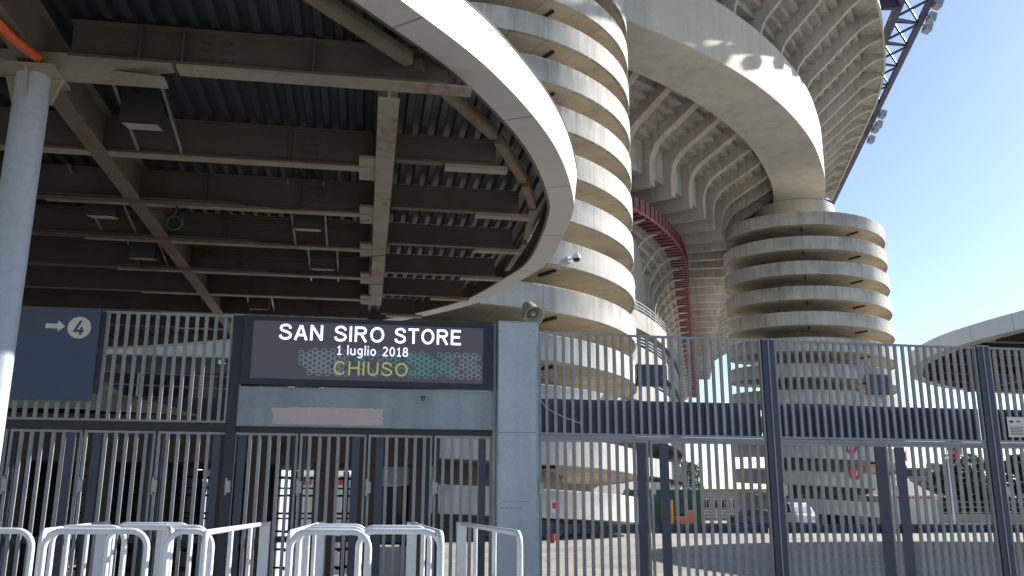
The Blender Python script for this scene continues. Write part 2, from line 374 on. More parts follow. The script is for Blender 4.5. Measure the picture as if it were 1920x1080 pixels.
mb = MB(); mb.lathe([(5.6, 30.0), (5.6, 31.2), (4.6, 31.3), (4.4, 34.95)], (32.6, 98.6, 0), n=64); obj('neck_drum', mb, M['girder'], tB)
# radial ground floor piers of the far tower
mb = MB()
for k in range(14):
    th = -PI * k / 14 - .1; c = (TB[0] + math.cos(th) * 7.0, TB[1] + math.sin(th) * 7.0)
    mb.rbox((c[0], c[1], 1.4), 2.0, .4, 2.8, th)
obj('ground_floor_piers', mb, M['core'], tB)

# ------------------------------------------------------------------ stadium
base = [(-120, 62), (-60, 50), (-40, 47.6), (-26, 47.5), (-16, 48.6), (-6.2, 51.1), (-1.1, 52.7), (3.7, 54.7), (8.2, 57.1), (12.4, 60.0), (16.2, 63.2), (19.7, 66.7), (22.9, 70.5), (25.8, 74.6),
        (28.4, 78.9), (30.6, 83.4), (32.6, 88.0), (34.2, 92.7), (35.5, 97.5)]
bp = crom(base, 6)
d_end = Vector((.19, .982, 0)).normalized(); last = bp[-1]
for k in range(1, 60): bp.append(last + d_end * 2.0 * k)
BP = normals(bp)                    # x,y,nx,ny outward
cum = [0]
for i in range(1, len(BP)): cum.append(cum[-1] + math.hypot(BP[i][0] - BP[i - 1][0], BP[i][1] - BP[i - 1][1]))
# arc zero at the control point (8.2,57.1) = t 0
i0 = min(range(len(BP)), key=lambda i: math.hypot(BP[i][0] - 8.2, BP[i][1] - 57.1)); A0 = cum[i0]
def at_t(t):
    s = t + A0
    for i in range(1, len(BP)):
        if cum[i] >= s or i == len(BP) - 1:
            f = (s - cum[i - 1]) / (cum[i] - cum[i - 1])
            v = [BP[i - 1][k] * (1 - f) + BP[i][k] * f for k in range(4)]; l = math.hypot(v[2], v[3]); v[2] /= l; v[3] /= l
            return v
def path_t(a, b, st=1.5):
    n = int((b - a) / st); return [tuple(at_t(a + (b - a) * i / n)) for i in range(n + 1)]
def offset_path(path, d): return [(p[0] + p[2] * d, p[1] + p[3] * d, p[2], p[3]) for p in path]
TEND = 150
STD = thing('stadium', 'huge concrete stadium with ribbed overhanging stands behind the spiral towers', 'stadium', (30, 95, 0))
mb = MB(); mb.sweep([(0, 35.03), (0, 40.25), (-.08, 40.3), (-5.4, 40.3), (-5.4, 35.0), (-.05, 35.0)], path_t(-120, 60)); obj('ring_girder', mb, M['girder'], STD)
def arc(p0, p1, p2, n=6):
    p0, p1, p2 = Vector(p0), Vector(p1), Vector(p2)
    return [tuple(p0 * (1 - t) ** 2 + p1 * 2 * t * (1 - t) + p2 * t * t) for t in [i / n for i in range(n + 1)]]
# upper tier ribs: plan offset n outward from the girder face, height z
up_low = [(-.5, 39.9), (-.45, 40.9)] + arc((-.4, 41.2), (-.2, 42.0), (.7, 42.7), 6) + arc((4.3, 45.9), (5.6, 47.1), (6.85, 47.15), 7)
up_top = [(6.85, 47.9), (4.6, 48.9), (-2.6, 43.9), (-2.6, 39.9)]
def rib(prof, t, th, ma, name):
    p = at_t(t); T = (-p[3], p[2]); mb = MB()
    pts = [(p[0] + p[2] * n - T[0] * th / 2, p[1] + p[3] * n - T[1] * th / 2, z) for n, z in prof]
    mb.prism(pts, (T[0] * th, T[1] * th, 0)); return obj(name, mb, ma, STD, smooth=25)
tl_ = [13.2 - 4.7 * k for k in range(6, 0, -1)] + [13.2, 17.9, 22.6, 27.3, 31.6, 35.6, 39.6, 43.4] + [43.4 + 4.0 * k for k in range(1, 10)]
for t_ in tl_: rib(up_low + up_top, t_, .36, M['rib'], 'upper_rib')
st = [(-1.7, 39.9), (-1.7, 42.2)]
n_, z_ = -1.7, 42.4
st.append((n_, z_))
for k in range(8):
    n_ += .78; st.append((n_, z_)); z_ += .69; st.append((n_, z_))
st += [(n_ + .1, 47.9), (5.2, 47.85), (6.75, 47.55)]
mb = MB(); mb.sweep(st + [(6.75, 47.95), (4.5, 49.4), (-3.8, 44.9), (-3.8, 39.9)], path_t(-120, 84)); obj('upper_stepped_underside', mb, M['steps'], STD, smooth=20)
mb = MB(); mb.sweep([(4.6, 48.3), (5.6, 52.4), (5.5, 52.4), (4.5, 48.3)], path_t(-28, 62)); obj('wind_screen', mb, M['roof_panel'], STD)
mb = MB(); mb.sweep([(6.75, 47.05), (6.95, 47.05), (6.95, 48.3), (6.75, 48.3)], path_t(-120, 84)); obj('rim_band', mb, M['rib'], STD)
# middle tier
lo = [(-17.5, 29.15), (-10.7, 29.15)] + [(-10.7, 31.0)] + arc((-10.65, 31.3), (-10.5, 32.6), (-9.5, 33.3), 6) + [(-5.6, 35.6), (-3.6, 36.8), (-3.6, 38.8), (-6.3, 38.4), (-12.4, 35.0), (-12.4, 30.3), (-17.5, 30.3)]
ND = 36
for k in range(ND): rib(lo, -11.6 + 4.6 * k, .8 if k < 9 else .6, M['rib_low'], 'middle_rib')
st = [(-17.5, 30.25), (-11.35, 30.25), (-11.35, 33.0)]
n_, z_ = -11.35, 33.4; st.append((n_, z_))
for k in range(8):
    n_ += .86; st.append((n_, z_)); z_ += .56; st.append((n_, z_))
st += [(n_ + .2, 40.5), (-13.6, 36.0), (-13.6, 31.0), (-17.5, 31.0)]
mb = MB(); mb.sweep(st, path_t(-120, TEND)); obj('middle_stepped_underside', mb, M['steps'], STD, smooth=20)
# red stepped fascia in plan
redpts = [(-120, 78), (-60, 66), (-36, 61.5), (-14, 60), (-6, 62.2), (2, 65.6), (7, 69.7), (10.7, 73.8), (13.0, 77.3), (15.3, 82.0), (17.1, 86.6), (18.7, 92.5), (20.6, 101.5), (23.0, 113), (27.4, 134), (35, 170), (43, 208)]
rp = crom(redpts, 10); RP = normals(rp)
mb = MB(); mb.sweep([(0, 26.75), (0, 27.9), (-.25, 27.9), (-.25, 26.75)], RP); obj('red_fascia', mb, M['redp'], STD, label='dark red fascia band')
mb = MB(); cumr = 0; nxt = 0
for i in range(1, len(RP)):
    a, b = RP[i - 1], RP[i]; L = math.hypot(b[0] - a[0], b[1] - a[1])
    while nxt < cumr + L:
        f = (nxt - cumr) / L; x, y = a[0] + (b[0] - a[0]) * f, a[1] + (b[1] - a[1]) * f; nn = Vector((a[2], a[3], 0)); tt = Vector((-a[3], a[2], 0))
        mb.obox(Vector((x, y, 27.3)) + nn * .03, tt, nn, (0, 0, 1), .1, .08, 1.2)
        mb.obox(Vector((x, y, 26.46)) - nn * .78, tt, nn, (0, 0, 1), .42, 1.5, .16)
        nxt += 1.05
    cumr += L
obj('red_fins', mb, M['redp'], STD, label='row of dark red fins under the red band')
mb = MB(); mb.sweep([(0, 26.52), (-1.6, 26.52), (-1.6, 26.75), (0, 26.75)], RP); obj('red_soffit', mb, M['redp2'], STD, label='faded pinkish red soffit')
# lower tier ribs hanging from the red rim
lw = [(-.35, 26.45), (-1.5, 26.3)] + arc((-1.7, 26.2), (-2.2, 26.0), (-2.8, 25.2), 4) + arc((-3.0, 24.9), (-3.7, 24.0), (-3.75, 22.8), 5) + [(-3.8, 14.5), (-5.2, 14.5), (-5.2, 26.6), (-.35, 26.6)]
L_ = 0; cl = [0]
for i in range(1, len(RP)): cl.append(cl[-1] + math.hypot(RP[i][0] - RP[i - 1][0], RP[i][1] - RP[i - 1][1]))
def at_r(s):
    for i in range(1, len(RP)):
        if cl[i] >= s or i == len(RP) - 1:
            f = (s - cl[i - 1]) / (cl[i] - cl[i - 1]); v = [RP[i - 1][k] * (1 - f) + RP[i][k] * f for k in range(4)]; return v
s_ = 112.0; nr = 0
while s_ < cl[-1] and nr < 36:
    p = at_r(s_); T = (-p[3], p[2]); mb = MB()
    mb.prism([(p[0] + p[2] * n - T[0] * .22, p[1] + p[3] * n - T[1] * .22, z) for n, z in lw], (T[0] * .44, T[1] * .44, 0))
    obj('lower_rib', mb, M['rib'], STD, smooth=25); s_ += 4.55; nr += 1
st = [(-4.6, 14.0), (-4.6, 24.0)]
n_, z_ = -4.6, 24.3; st.append((n_, z_))
for k in range(4):
    n_ += .62; st.append((n_, z_)); z_ += .55; st.append((n_, z_))
st += [(-.3, 26.75), (-.3, 26.95), (-6.0, 26.95), (-6.0, 14.0)]
mb = MB(); mb.sweep(st, RP); obj('lower_stepped_underside', mb, M['steps'], STD, smooth=20)
# wrap-around ramps with railings low on the wall
ringpts = [(-120, 72), (-60, 58), (-36, 52), (-16, 52), (-7, 53.6), (2, 57.5), (6, 61.4), (9.5, 66.1), (12.5, 73.0), (14.9, 81), (16.9, 90), (18.6, 100), (21, 114), (25, 135), (32, 170), (39, 205)]
ring = normals(crom(ringpts, 8))
for i, zt in enumerate((16.0, 13.3, 10.6, 7.9, 5.2)):
    sl_ = [(*p, -.045 * max(0, 8 - 0) * 0) for p in ring]
    mb = MB(); mb.sweep([(0, zt - 1.35), (0, zt), (-.22, zt), (-.22, zt - 1.05), (-3.2, zt - 1.0), (-3.2, zt - 1.3)], ring); obj('wrap_ramp', mb, M['wallc'], STD)
    if i < 4:
        mb = MB()
        for zz in (.28, .52, .78): mb.tube([(p[0] - p[2] * .1, p[1] - p[3] * .1, zt + zz) for p in ring], .035, 5)
        for p in ring[::2]: mb.bar((p[0] - p[2] * .1, p[1] - p[3] * .1, zt), (p[0] - p[2] * .1, p[1] - p[3] * .1, zt + .8), .06)
        obj('railing', mb, M['white_tube'], STD)
mb = MB(); mb.sweep([(-3.0, 0), (-3.0, 25.5), (-3.6, 25.5), (-3.6, 0)], ring); obj('inner_wall', mb, M['wallc'], STD)
mb = MB(); mb.sweep([(-.1, 0.0), (-.1, 3.4), (-.5, 3.4), (-.5, 0)], ring[:60]); obj('base_wall', mb, M['wallc'], STD)
# roof lattice above the rim
TR = thing('roof_truss', 'violet blue steel lattice girder along the stadium roof edge', 'truss', (44, 85, 52))
def tl(s, off, z):   # straight line in plan, parallel to the long side
    return Vector((41.9 + .189 * (s - 78.0) + off, s, z))
for nm, off, z, wd in (('chord', 0, 52.0, .55), ('chord', -2.1, 53.6, .5), ('chord', -3.4, 51.2, .7)):
    mb = MB(); mb.bar(tl(20, off, z), tl(165, off, z), wd); obj(nm, mb, M['truss'], TR)
mb = MB(); k = 0; y = 24.0
while y < 165:
    a, b, c = tl(y, 0, 52), tl(y + 2.4, -2.1, 53.6), tl(y + 4.8, 0, 52); e = tl(y + 2.4, -3.4, 51.2)
    mb.bar(a, b, .2).bar(b, c, .2).bar(a, e, .2).bar(e, c, .2).bar(b, e, .22); y += 4.8
obj('lattice_bracing', mb, M['truss'], TR)
for k in range(9):
    mb = MB(); y = 58 + 11.5 * k; a = tl(y, -3.4, 51.0); b = a + Vector((-17, 3.4, 1.5)); mb.bar(a, b, .5, 1.0); mb.bar(a + Vector((0, 0, 1.6)), b + Vector((0, 0, 1.2)), .25)
    for j in range(5):
        p = a + (b - a) * (j / 5); q = a + (b - a) * ((j + 1) / 5); mb.bar(p, (p + q) / 2 + Vector((0, 0, 1.45)), .14).bar((p + q) / 2 + Vector((0, 0, 1.45)), q, .14)
    obj('cross_girder', mb, M['truss'], TR)
mb = MB()
for k in range(11):
    y = 18 + 14.0 * k; a, b = tl(y, -5.0, 53.4), tl(y + 13.6, -5.0, 53.4); v = Vector((-15, 3.0, 1.6)); pts = []
    for j in range(11):
        f = j / 10; pts.append(a * (1 - f) + b * f + Vector((0, 0, 2.6 * math.sin(PI * f))))
    mb.prism(pts + [q + Vector((0, 0, .12)) for q in pts[::-1]], v)
obj('roof_sheets', mb, M['roof_panel'], TR)
for y in (60, 64, 77.5, 79.5, 82.0, 84.5, 86.2, 108.5, 111, 113, 116):
    mb = MB(); c = tl(y, .75, 51.7 + random.uniform(-.4, .3)); mb.obox(c, (.9, .1, -.3), (-.1, 1, 0), (.3, 0, .9), .75, .9, .95); mb.bar(c, tl(y, 0, 52), .12)
    obj('floodlight', mb, M['zinc'], TR)

# ------------------------------------------------------------------ entrance canopies
GV = Vector((-.159, .987, 0)); BV = Vector((.987, .159, 0))
mid6 = [(-20, -6.0), (-10, -1.0), (-4.6, 2.0), (-2.7, 4.55), (-1.8, 5.9), (-.99, 7.17), (-.21, 8.51), (.47, 10.26), (.84, 12.02), (.92, 13.41), (.66, 15.92), (.14, 17.41), (-.79, 19.36), (-2.4, 21.11), (-4.6, 22.7), (-8, 24.4), (-12, 25.6), (-22, 27)]
cn = thing('entrance_canopy', 'steel entrance canopy on the left with rounded white fascia and rusty beams', 'canopy', (-4.57, 7.84, 0))
FP = normals(crom(mid6, 10))
mb = MB(); mb.sweep([(0, 6.0), (.05, 6.44), (.0, 6.47), (-.1, 6.47), (-.06, 6.03)], FP); obj('fascia', mb, M['white_panel'], cn)
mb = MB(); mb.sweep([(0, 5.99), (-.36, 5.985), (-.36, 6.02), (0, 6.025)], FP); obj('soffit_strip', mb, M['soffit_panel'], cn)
mb = MB(); mb.sweep([(.035, 6.4605), (.058, 6.4515), (.060, 6.459), (.036, 6.468)], FP); obj('drip_edge', mb, M['dark'], cn)
mb = MB(); mb.sweep([(-.36, 5.985), (-.40, 5.985), (-.40, 6.3), (-.36, 6.3)], FP); obj('inner_lip', mb, M['beam_d'], cn)
O = Vector((-4.57, 7.84, 0))
def uv2(u, v, z): return O + BV * u + GV * v + Vector((0, 0, z))
outline = [Vector((p[0] - p[2] * .38, p[1] - p[3] * .38, 0)) for p in FP]
ouv = [((q - O).dot(BV), (q - O).dot(GV)) for q in outline]
def vrange(u):
    hits = []
    for (a, b) in zip(ouv[:-1], ouv[1:]):
        if (a[0] - u) * (b[0] - u) <= 0 and a[0] != b[0]: hits.append(a[1] + (b[1] - a[1]) * (u - a[0]) / (b[0] - a[0]))
    return (min(hits), max(hits)) if len(hits) >= 2 else None
# deck: trapezoid ribs running along v
mb = MB(); per = .2; u = -11.6; uu = []
while u < 5.9:
    uu += [(u, 6.2), (u + .075, 6.2), (u + .1, 6.27), (u + .175, 6.27)]; u += per
for (a, za), (b, zb) in zip(uu[:-1], uu[1:]):
    ra, rb = vrange(a), vrange(b)
    if not ra or not rb: continue
    mb.add([uv2(a, ra[0], za), uv2(b, rb[0], zb), uv2(b, rb[1], zb), uv2(a, ra[1], za),
            uv2(a, ra[0], za + .012), uv2(b, rb[0], zb + .012), uv2(b, rb[1], zb + .012), uv2(a, ra[1], za + .012)],
           [(0, 1, 2, 3), (7, 6, 5, 4)])
obj('corrugated_deck', mb, M['deck'], cn, smooth=10, recalc=False)
mb = MB(); us = [-11.7 + .4 * i for i in range(44)]
for a, b in zip(us[:-1], us[1:]):
    ra, rb = vrange(a), vrange(b)
    if ra and rb: mb.add([uv2(a, ra[0], 6.36), uv2(b, rb[0], 6.36), uv2(b, rb[1], 6.36), uv2(a, ra[1], 6.36)], [(0, 1, 2, 3)])
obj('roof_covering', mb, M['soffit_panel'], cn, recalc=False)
def ibeam(a, b, zb, zt, fwid, ma, name, web=.03, ft=.03):
    a = Vector(a); b = Vector(b); d = (b - a); L = d.length; d.normalize(); s = Vector((d.y, -d.x, 0)); c = (a + b) / 2; c.z = 0
    mb = MB(); zb_, zt_ = zb, zt
    mb.obox(c + Vector((0, 0, zb + ft / 2)), d, s, (0, 0, 1), L, fwid, ft)
    mb.obox(c + Vector((0, 0, zt - ft / 2)), d, s, (0, 0, 1), L, fwid, ft)
    mb.obox(c + Vector((0, 0, (zb + zt) / 2)), d, s, (0, 0, 1), L, web, zt - zb - 2 * ft)
    return mb
# main girders along v
mb = ibeam(uv2(0, -5, 0), uv2(0, 15.5, 0), 5.66, 6.18, .2, None, ''); obj('main_girder', mb, M['beam_rust'], cn, label='rusty main girder on the column')
mb = ibeam(uv2(3.36, .12, 0), uv2(3.36, 9.9, 0), 5.66, 6.17, .22, None, ''); obj('main_girder', mb, M['beam'], cn, label='cream main girder')
for v in (2.2, 4.05, 5.9, 7.8, 9.6):
    mb = MB(); mb.obox(uv2(3.36 - .21, v + .02, 5.71), BV, GV, (0, 0, 1), .2, .75, .04); obj('gusset_plate', mb, M['beam'], cn)
# transverse beams
rows = [(-3.9, 5.72), (-2.0, 5.72), (2.2, 5.70), (4.05, 5.70), (5.9, 5.70), (7.8, 5.70), (9.6, 5.70), (11.5, 5.70), (13.3, 5.70)]
for v, zb in rows:
    # extent in u inside the outline at this v
    hs = []
    for (a, b) in zip(ouv[:-1], ouv[1:]):
        if (a[1] - v) * (b[1] - v) <= 0 and a[1] != b[1]: hs.append(a[0] + (b[0] - a[0]) * (v - a[1]) / (b[1] - a[1]))
    um = max(hs) - .35 if hs else 3
    mb = ibeam(uv2(-11.5, v, 0), uv2(min(3.2, um), v, 0), zb, 6.17, .13, None, '')
    for q in (.9, 2.2): 
        if q < um: mb.obox(uv2(q, v, zb + .24), BV, GV, (0, 0, 1), .02, .12, .4)
    # bolted splice
    for i in range(3):
        for j in range(4):
            if 2.35 < um: mb.obox(uv2(2.35 + .06 * j, v - .03, zb + .14 + .1 * i), BV, GV, (0, 0, 1), .022, .03, .022)
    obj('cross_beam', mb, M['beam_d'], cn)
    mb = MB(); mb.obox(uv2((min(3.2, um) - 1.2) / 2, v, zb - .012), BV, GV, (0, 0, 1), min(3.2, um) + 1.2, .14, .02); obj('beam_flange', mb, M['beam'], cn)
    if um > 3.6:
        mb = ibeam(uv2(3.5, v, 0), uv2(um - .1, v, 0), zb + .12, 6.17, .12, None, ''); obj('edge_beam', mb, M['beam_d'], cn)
        mb = MB(); mb.obox(uv2(um - .35, v + .02, zb + .09), BV, GV, (0, 0, 1), .8, .16, .05); obj('edge_bracket', mb, M['beam'], cn)
# deep front beam with haunch
mb = ibeam(uv2(.3, 0, 0), uv2(3.95, 0, 0), 5.78, 6.17, .2, None, '')
for q in (.95, 1.35, 2.6): mb.obox(uv2(q, -.07, 5.98), BV, GV, (0, 0, 1), .015, .09, .36)
for i in range(3):
    for j in range(6): mb.obox(uv2(1.5 + .05 * j + (.06 if j > 2 else 0), -.02, 5.88 + .09 * i), BV, GV, (0, 0, 1), .02, .03, .02)
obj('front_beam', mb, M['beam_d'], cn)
mb = MB(); mb.obox(uv2(2.75, 0, 5.765), BV, GV, (0, 0, 1), 2.9, .2, .03)
for j in range(6):
    for q in (-.05, .05): mb.obox(uv2(1.42 + .05 * j + (.05 if j > 2 else 0), q, 5.745), BV, GV, (0, 0, 1), .022, .022, .02)
obj('beam_flange', mb, M['beam'], cn, label='cream bolted lower flange of the front beam')
mb = MB(); mb.prism([uv2(-.9, -.1, 5.6), uv2(1.2, -.1, 5.6), uv2(1.2, -.1, 5.63), uv2(.7, -.1, 5.66), uv2(1.25, -.1, 5.78), uv2(1.25, -.1, 5.8), uv2(-.9, -.1, 5.8)], GV * .2); obj('haunch', mb, M['beam'], cn)
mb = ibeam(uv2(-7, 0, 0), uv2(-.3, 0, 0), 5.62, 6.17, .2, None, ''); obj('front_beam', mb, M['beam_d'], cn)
# curved edge trim beam following the fascia
ep = offset_path(FP, -.62)[44:115]
segs = [(0, 12), (13, 24), (25, 33), (34, 41), (42, 50), (51, 60)]
for a, b in segs:
    mb = MB(); pa, pb = ep[a], ep[b]; mb.bar((pa[0], pa[1], 6.0), (pb[0], pb[1], 6.0), .1, .14); obj('edge_trim', mb, M['beam_rust'], cn)
mb = MB(); mb.tube([(O.x, O.y, 0), (O.x, O.y, 5.58)], .155, 28); obj('column', mb, M['column'], cn)
mb = MB(); mb.obox((O.x, O.y, 5.59), BV, GV, (0, 0, 1), .5, .5, .035)
for q in ((.17, 0), (-.17, 0), (0, .17), (0, -.17)): mb.prism([uv2(q[0], q[1], 5.3), uv2(q[0] * 1.5, q[1] * 1.5, 5.57), uv2(q[0] * .8, q[1] * .8, 5.57)], (.015, .015, 0))
obj('column_head', mb, M['beam'], cn)
mb = MB(); mb.obox((O.x, O.y, .015), BV, GV, (0, 0, 1), .6, .6, .03); obj('base_plate', mb, M['zinc'], cn)
mb = MB(); mb.tube([uv2(-.28, -3.2, 5.62), uv2(.05, -.7, 5.6), uv2(.1, -.25, 5.66)], .045, 12); obj('drain_pipe', mb, M['orange'], cn, label='bright orange pipe')
# conduits along beams
for v, du in ((4.0, .25), (5.8, .12), (7.7, .12)):
    mb = MB()
    for q in (0, .05, .09): mb.tube([uv2(-7, v - .12 - q, 5.66 + q * .3), uv2(-1, v - .12 - q, 5.65), uv2(2.2 - q * 8, v - .12 - q, 5.66)], .014, 6)
    mb.obox(uv2(-2.6, v - .16, 5.68), BV, GV, (0, 0, 1), 8, .16, .015)
    obj('cable_tray', mb, M['beam_d'], cn)
mb = MB()
for q in range(3):
    pts = [uv2(.2 + .5 * i + q * .3, 4.0 + q * 1.8, 5.6 - .14 * math.sin(PI * i / 6)) for i in range(7)]; mb.tube(pts, .007, 5)
obj('hanging_wire', mb, M['dark'], cn)
# floodlights hung under the deck between beams
for i, (u, v, lab) in enumerate(((.68, 1.25, 'grey hanging floodlight nearest the column'), (-.65, 4.71, 'grey hanging floodlight left of the rusty girder'), (2.26, 4.84, 'grey hanging floodlight just left of the cream girder'),
                           (-.6, 7.0, 'small dark floodlight left of the far part of the rusty girder'), (2.38, 7.2, 'small dark floodlight low beside the cream girder'), (.9, 10.8, 'small dark floodlight farthest back above the barred fence'))):
    t = thing('floodlight', lab, 'floodlight', uv2(u, v, 5.75), 'floodlights hung under the canopy')
    mb = MB(); mb.prism([uv2(u - .2, v - .16, 5.98), uv2(u - .2, v + .16, 5.98), uv2(u - .2, v + .2, 5.72), uv2(u - .2, v - .12, 5.66)], BV * .42); obj('housing', mb, M['dark'], t)
    mb = MB(); mb.prism([uv2(u - .17, v - .1, 5.656), uv2(u - .17, v + .18, 5.708), uv2(u - .17, v + .18, 5.70), uv2(u - .17, v - .1, 5.648)], BV * .36); obj('lamp_glass', mb, M['lamp_glass'], t)
    for q in (-.24, .26):
        mb = MB(); mb.bar(uv2(u + q, v - .9, 6.12), uv2(u + q, v + 1.0, 5.72), .03, .03); obj('hanger', mb, M['zinc'], t)
t = MB()
for k in range(4):
    c = uv2(.52, 4.0, 5.42 + .02 * k); t.tube([c + BV * .1 * math.cos(a) + Vector((0, 0, .1 * math.sin(a))) + GV * .03 * k for a in [2 * PI * i / 16 for i in range(17)]], .012, 6)
t.tube([uv2(.52, 4.0, 5.52), uv2(.54, 4.0, 5.68)], .012, 6)
tag(obj('cable_coil', t, M['cable_green']), 'green coil of cable hanging from a canopy beam', 'cable')

# right hand canopy, farther away
cr = thing('entrance_canopy', 'shaded far canopy at the right edge with rounded grey fascia', 'canopy', (30, 42, 0))
kk = 6.6 / 4.4
midR = [(24, 6.0), (17.5, 10.5), (14.3, 17.0), (12.9, 21.9), (12.45, 24.4), (12.42, 26.0), (12.75, 28.2), (13.2, 29.4), (14.2, 31.4), (16.4, 33.7), (18.9, 35.1), (22, 35.7), (28, 35.0), (36, 32.0)]
FR = normals(crom([(x * kk, y * kk) for x, y in midR], 8), -1); ZR = 8.2
mb = MB(); mb.sweep([(0, ZR), (.06, ZR + .66), (-.08, ZR + .68), (-.08, ZR + .02)], FR); obj('fascia', mb, M['white_panel'], cr)
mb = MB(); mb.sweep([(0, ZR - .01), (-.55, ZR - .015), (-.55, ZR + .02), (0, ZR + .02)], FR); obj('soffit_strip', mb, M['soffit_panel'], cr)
pts = [Vector((p[0] - p[2] * .03, p[1] - p[3] * .03, ZR + .58)) for p in FR]
mb = MB(); mb.prism(pts, (0, 0, .05)); obj('roof_covering', mb, M['deck'], cr)
mb = MB()
for k in range(9):
    y = 27 + 2.9 * k; xs = [p.x for p, q in zip(pts[:-1], pts[1:]) if (p.y - y) * (q.y - y) <= 0]
    if xs: mb.bar((min(xs) + .8, y, ZR + .2), (52, y + 4, ZR + .2), .2, .5)
obj('cross_beams', mb, M['beam_d'], cr)
mb = MB(); mb.bar((27, 25, ZR), (25.5, 50, ZR), .3, .6).bar((36, 20, ZR), (33, 52, ZR), .3, .6); obj('main_girders', mb, M['beam_d'], cr)
mb = MB(); mb.tube([(36, 26, 0), (36, 26, ZR)], .2, 20); obj('column', mb, M['column'], cr)

# ------------------------------------------------------------------ fence line
FA = math.atan(.174); FD = Vector((math.cos(FA), math.sin(FA), 0)); FN = Vector((math.sin(FA), -math.cos(FA), 0)); ZV = Vector((0, 0, 1))
def fp(X, z=0, off=0): return Vector((X, 11 + .174 * X, z)) + FN * off
cA = math.cos(FA)
def fbox(mb, X0, X1, z0, z1, off, depth):
    return mb.obox(fp((X0 + X1) / 2, (z0 + z1) / 2, off), FD, FN, ZV, (X1 - X0) / cA, depth, z1 - z0)
def frame(mb, X0, X1, z0, z1, off, wd, dp):
    fbox(mb, X0, X0 + wd, z0, z1, off, dp); fbox(mb, X1 - wd, X1, z0, z1, off, dp)
    fbox(mb, X0 + wd, X1 - wd, z1 - wd, z1, off, dp); fbox(mb, X0 + wd, X1 - wd, z0, z0 + wd, off, dp); return mb
SP = .108
def panel(name, label, X0, X1, z0, z1, cat, group, bars_from=None, plates=(), skip=None, extra=None, bw=.036):
    t = thing(name, label, cat, fp((X0 + X1) / 2, z0), group)
    mb = frame(MB(), X0, X1, z0, z1, 0, .026, .045); obj('frame', mb, M['bar'], t)
    mb = MB(); X = bars_from if bars_from is not None else X0 + SP
    while X < X1 - .06:
        if not (skip and any(a < X < b for a, b in skip)): j = random.gauss(0, .003); mb.prism([fp(X - bw / 2, z0 + .026, .0175), fp(X + bw / 2, z0 + .026, .0175), fp(X + bw / 2 + j, z1 - .026, .0175), fp(X - bw / 2 + j, z1 - .026, .0175)], FN * -.035)
        X += SP
    obj('bars', mb, M['bar'], t)
    for a, b in plates:
        mb = fbox(MB(), a, b, z0 + .03, z1 - .03, .004, .03); obj('lock_plate', mb, M['navy'], t)
    if extra: extra(t)
    if z0 < 1:
        for zz in (.35, 1.75):
            mb = fbox(MB(), X0 - .006, X0 + .045, zz, zz + .13, .035, .03); mb.tube([fp(X0 - .004, zz - .03, .04), fp(X0 - .004, zz + .16, .04)], .012, 8); obj('hinge', mb, M['zinc'], t)
    return t
GZ0, GZ1 = .08, 2.425
edges = [-6.34, -5.56, -4.80, -4.03, -3.25, -2.475, -1.70, -.935, -.225]
ordn = ['eighth', 'seventh', 'sixth', 'fifth', 'fourth', 'third', 'second', 'first']
pl = {1: 'R', 2: 'L', 3: 'R', 4: 'L', 5: 'R', 6: 'L', 7: 'R', 0: 'L'}
for i in range(8):
    a, b = edges[i] + .012, edges[i + 1] - .012
    p = [(b - .16, b - .075)] if pl[i] == 'R' else [(a + .09, a + .175)]
    def ex(t, a=a, b=b, pl_=pl[i]):
        mb = MB(); X = b - .03 if pl_ == 'L' else a + .03
        fbox(mb, X - .03, X + .03, GZ0 + .03, GZ1 - .03, -.03, .03); obj('hinge_stile', mb, M['navy_d'], t)
        mb = fbox(MB(), a + .02, b - .02, 1.2, 1.27, -.035, .025); obj('lock_rail', mb, M['navy_d'], t)
    panel('gate_leaf', 'narrow barred gate leaf in the shade, %s to the left of the grey pillar' % ordn[i], a, b, GZ0, GZ1, 'gate', 'narrow gate leaves left of the pillar', None, p, None, ex)
# upper left barred panel and its rails
def exl(t):
    mb = MB(); fbox(mb, -6.3, -3.27, 2.46, 2.52, 0, .06); obj('rail', mb, M['dark'], t)
panel('barred_fence', 'shaded upper fence panel of grey bars between the arrow sign and the screen', -6.3, -3.30, 2.53, 3.80, 'fence', 'upper barred fence panels', -4.79 - SP * 13, (), [(-6.4, -5.75)], exl)
mb = fbox(MB(), -6.3, -.21, 2.432, 2.50, -.02, .08); tag(obj('gate_header', mb, M['dark']), 'dark steel header beam over the row of narrow gates', 'beam')
# intermediate frame posts
def fpost(label, X0, X1, z1, ma=M['navy'], z0=0, off=-.02, dp=.12, grp='steel fence posts'):
    t = thing('fence_post', label, 'post', fp((X0 + X1) / 2, z0), grp)
    obj('post', fbox(MB(), X0, X1, z0, z1, off, dp), ma, t)
    mb = fbox(MB(), X0 - .006, X1 + .006, z1, z1 + .012, off, dp + .012); obj('cap', mb, M['zinc'], t)
    if X1 - X0 > .11:
        mb = fbox(MB(), (X0 + X1) / 2 - .008, (X0 + X1) / 2 + .008, z0, z1, off + dp / 2 + .006, .012); obj('edge_strip', mb, M['bar'], t)
    return t
fpost('thin post left of the bright screen, carrying the barred panel', -3.29, -3.18, 3.80, M['navy_d'])
fpost('dark narrow post at the right edge of the screen', -.235, -.20, 3.80, M['zinc'])
fpost('dark double post in the middle of the sunlit fence', 3.255, 3.42, 3.735)
fpost('dark double post near the right edge of the sunlit fence', 6.335, 6.51, 3.75)
fpost('slim dark post on the right side of the grey pillar', .275, .325, 3.80, M['zinc'])
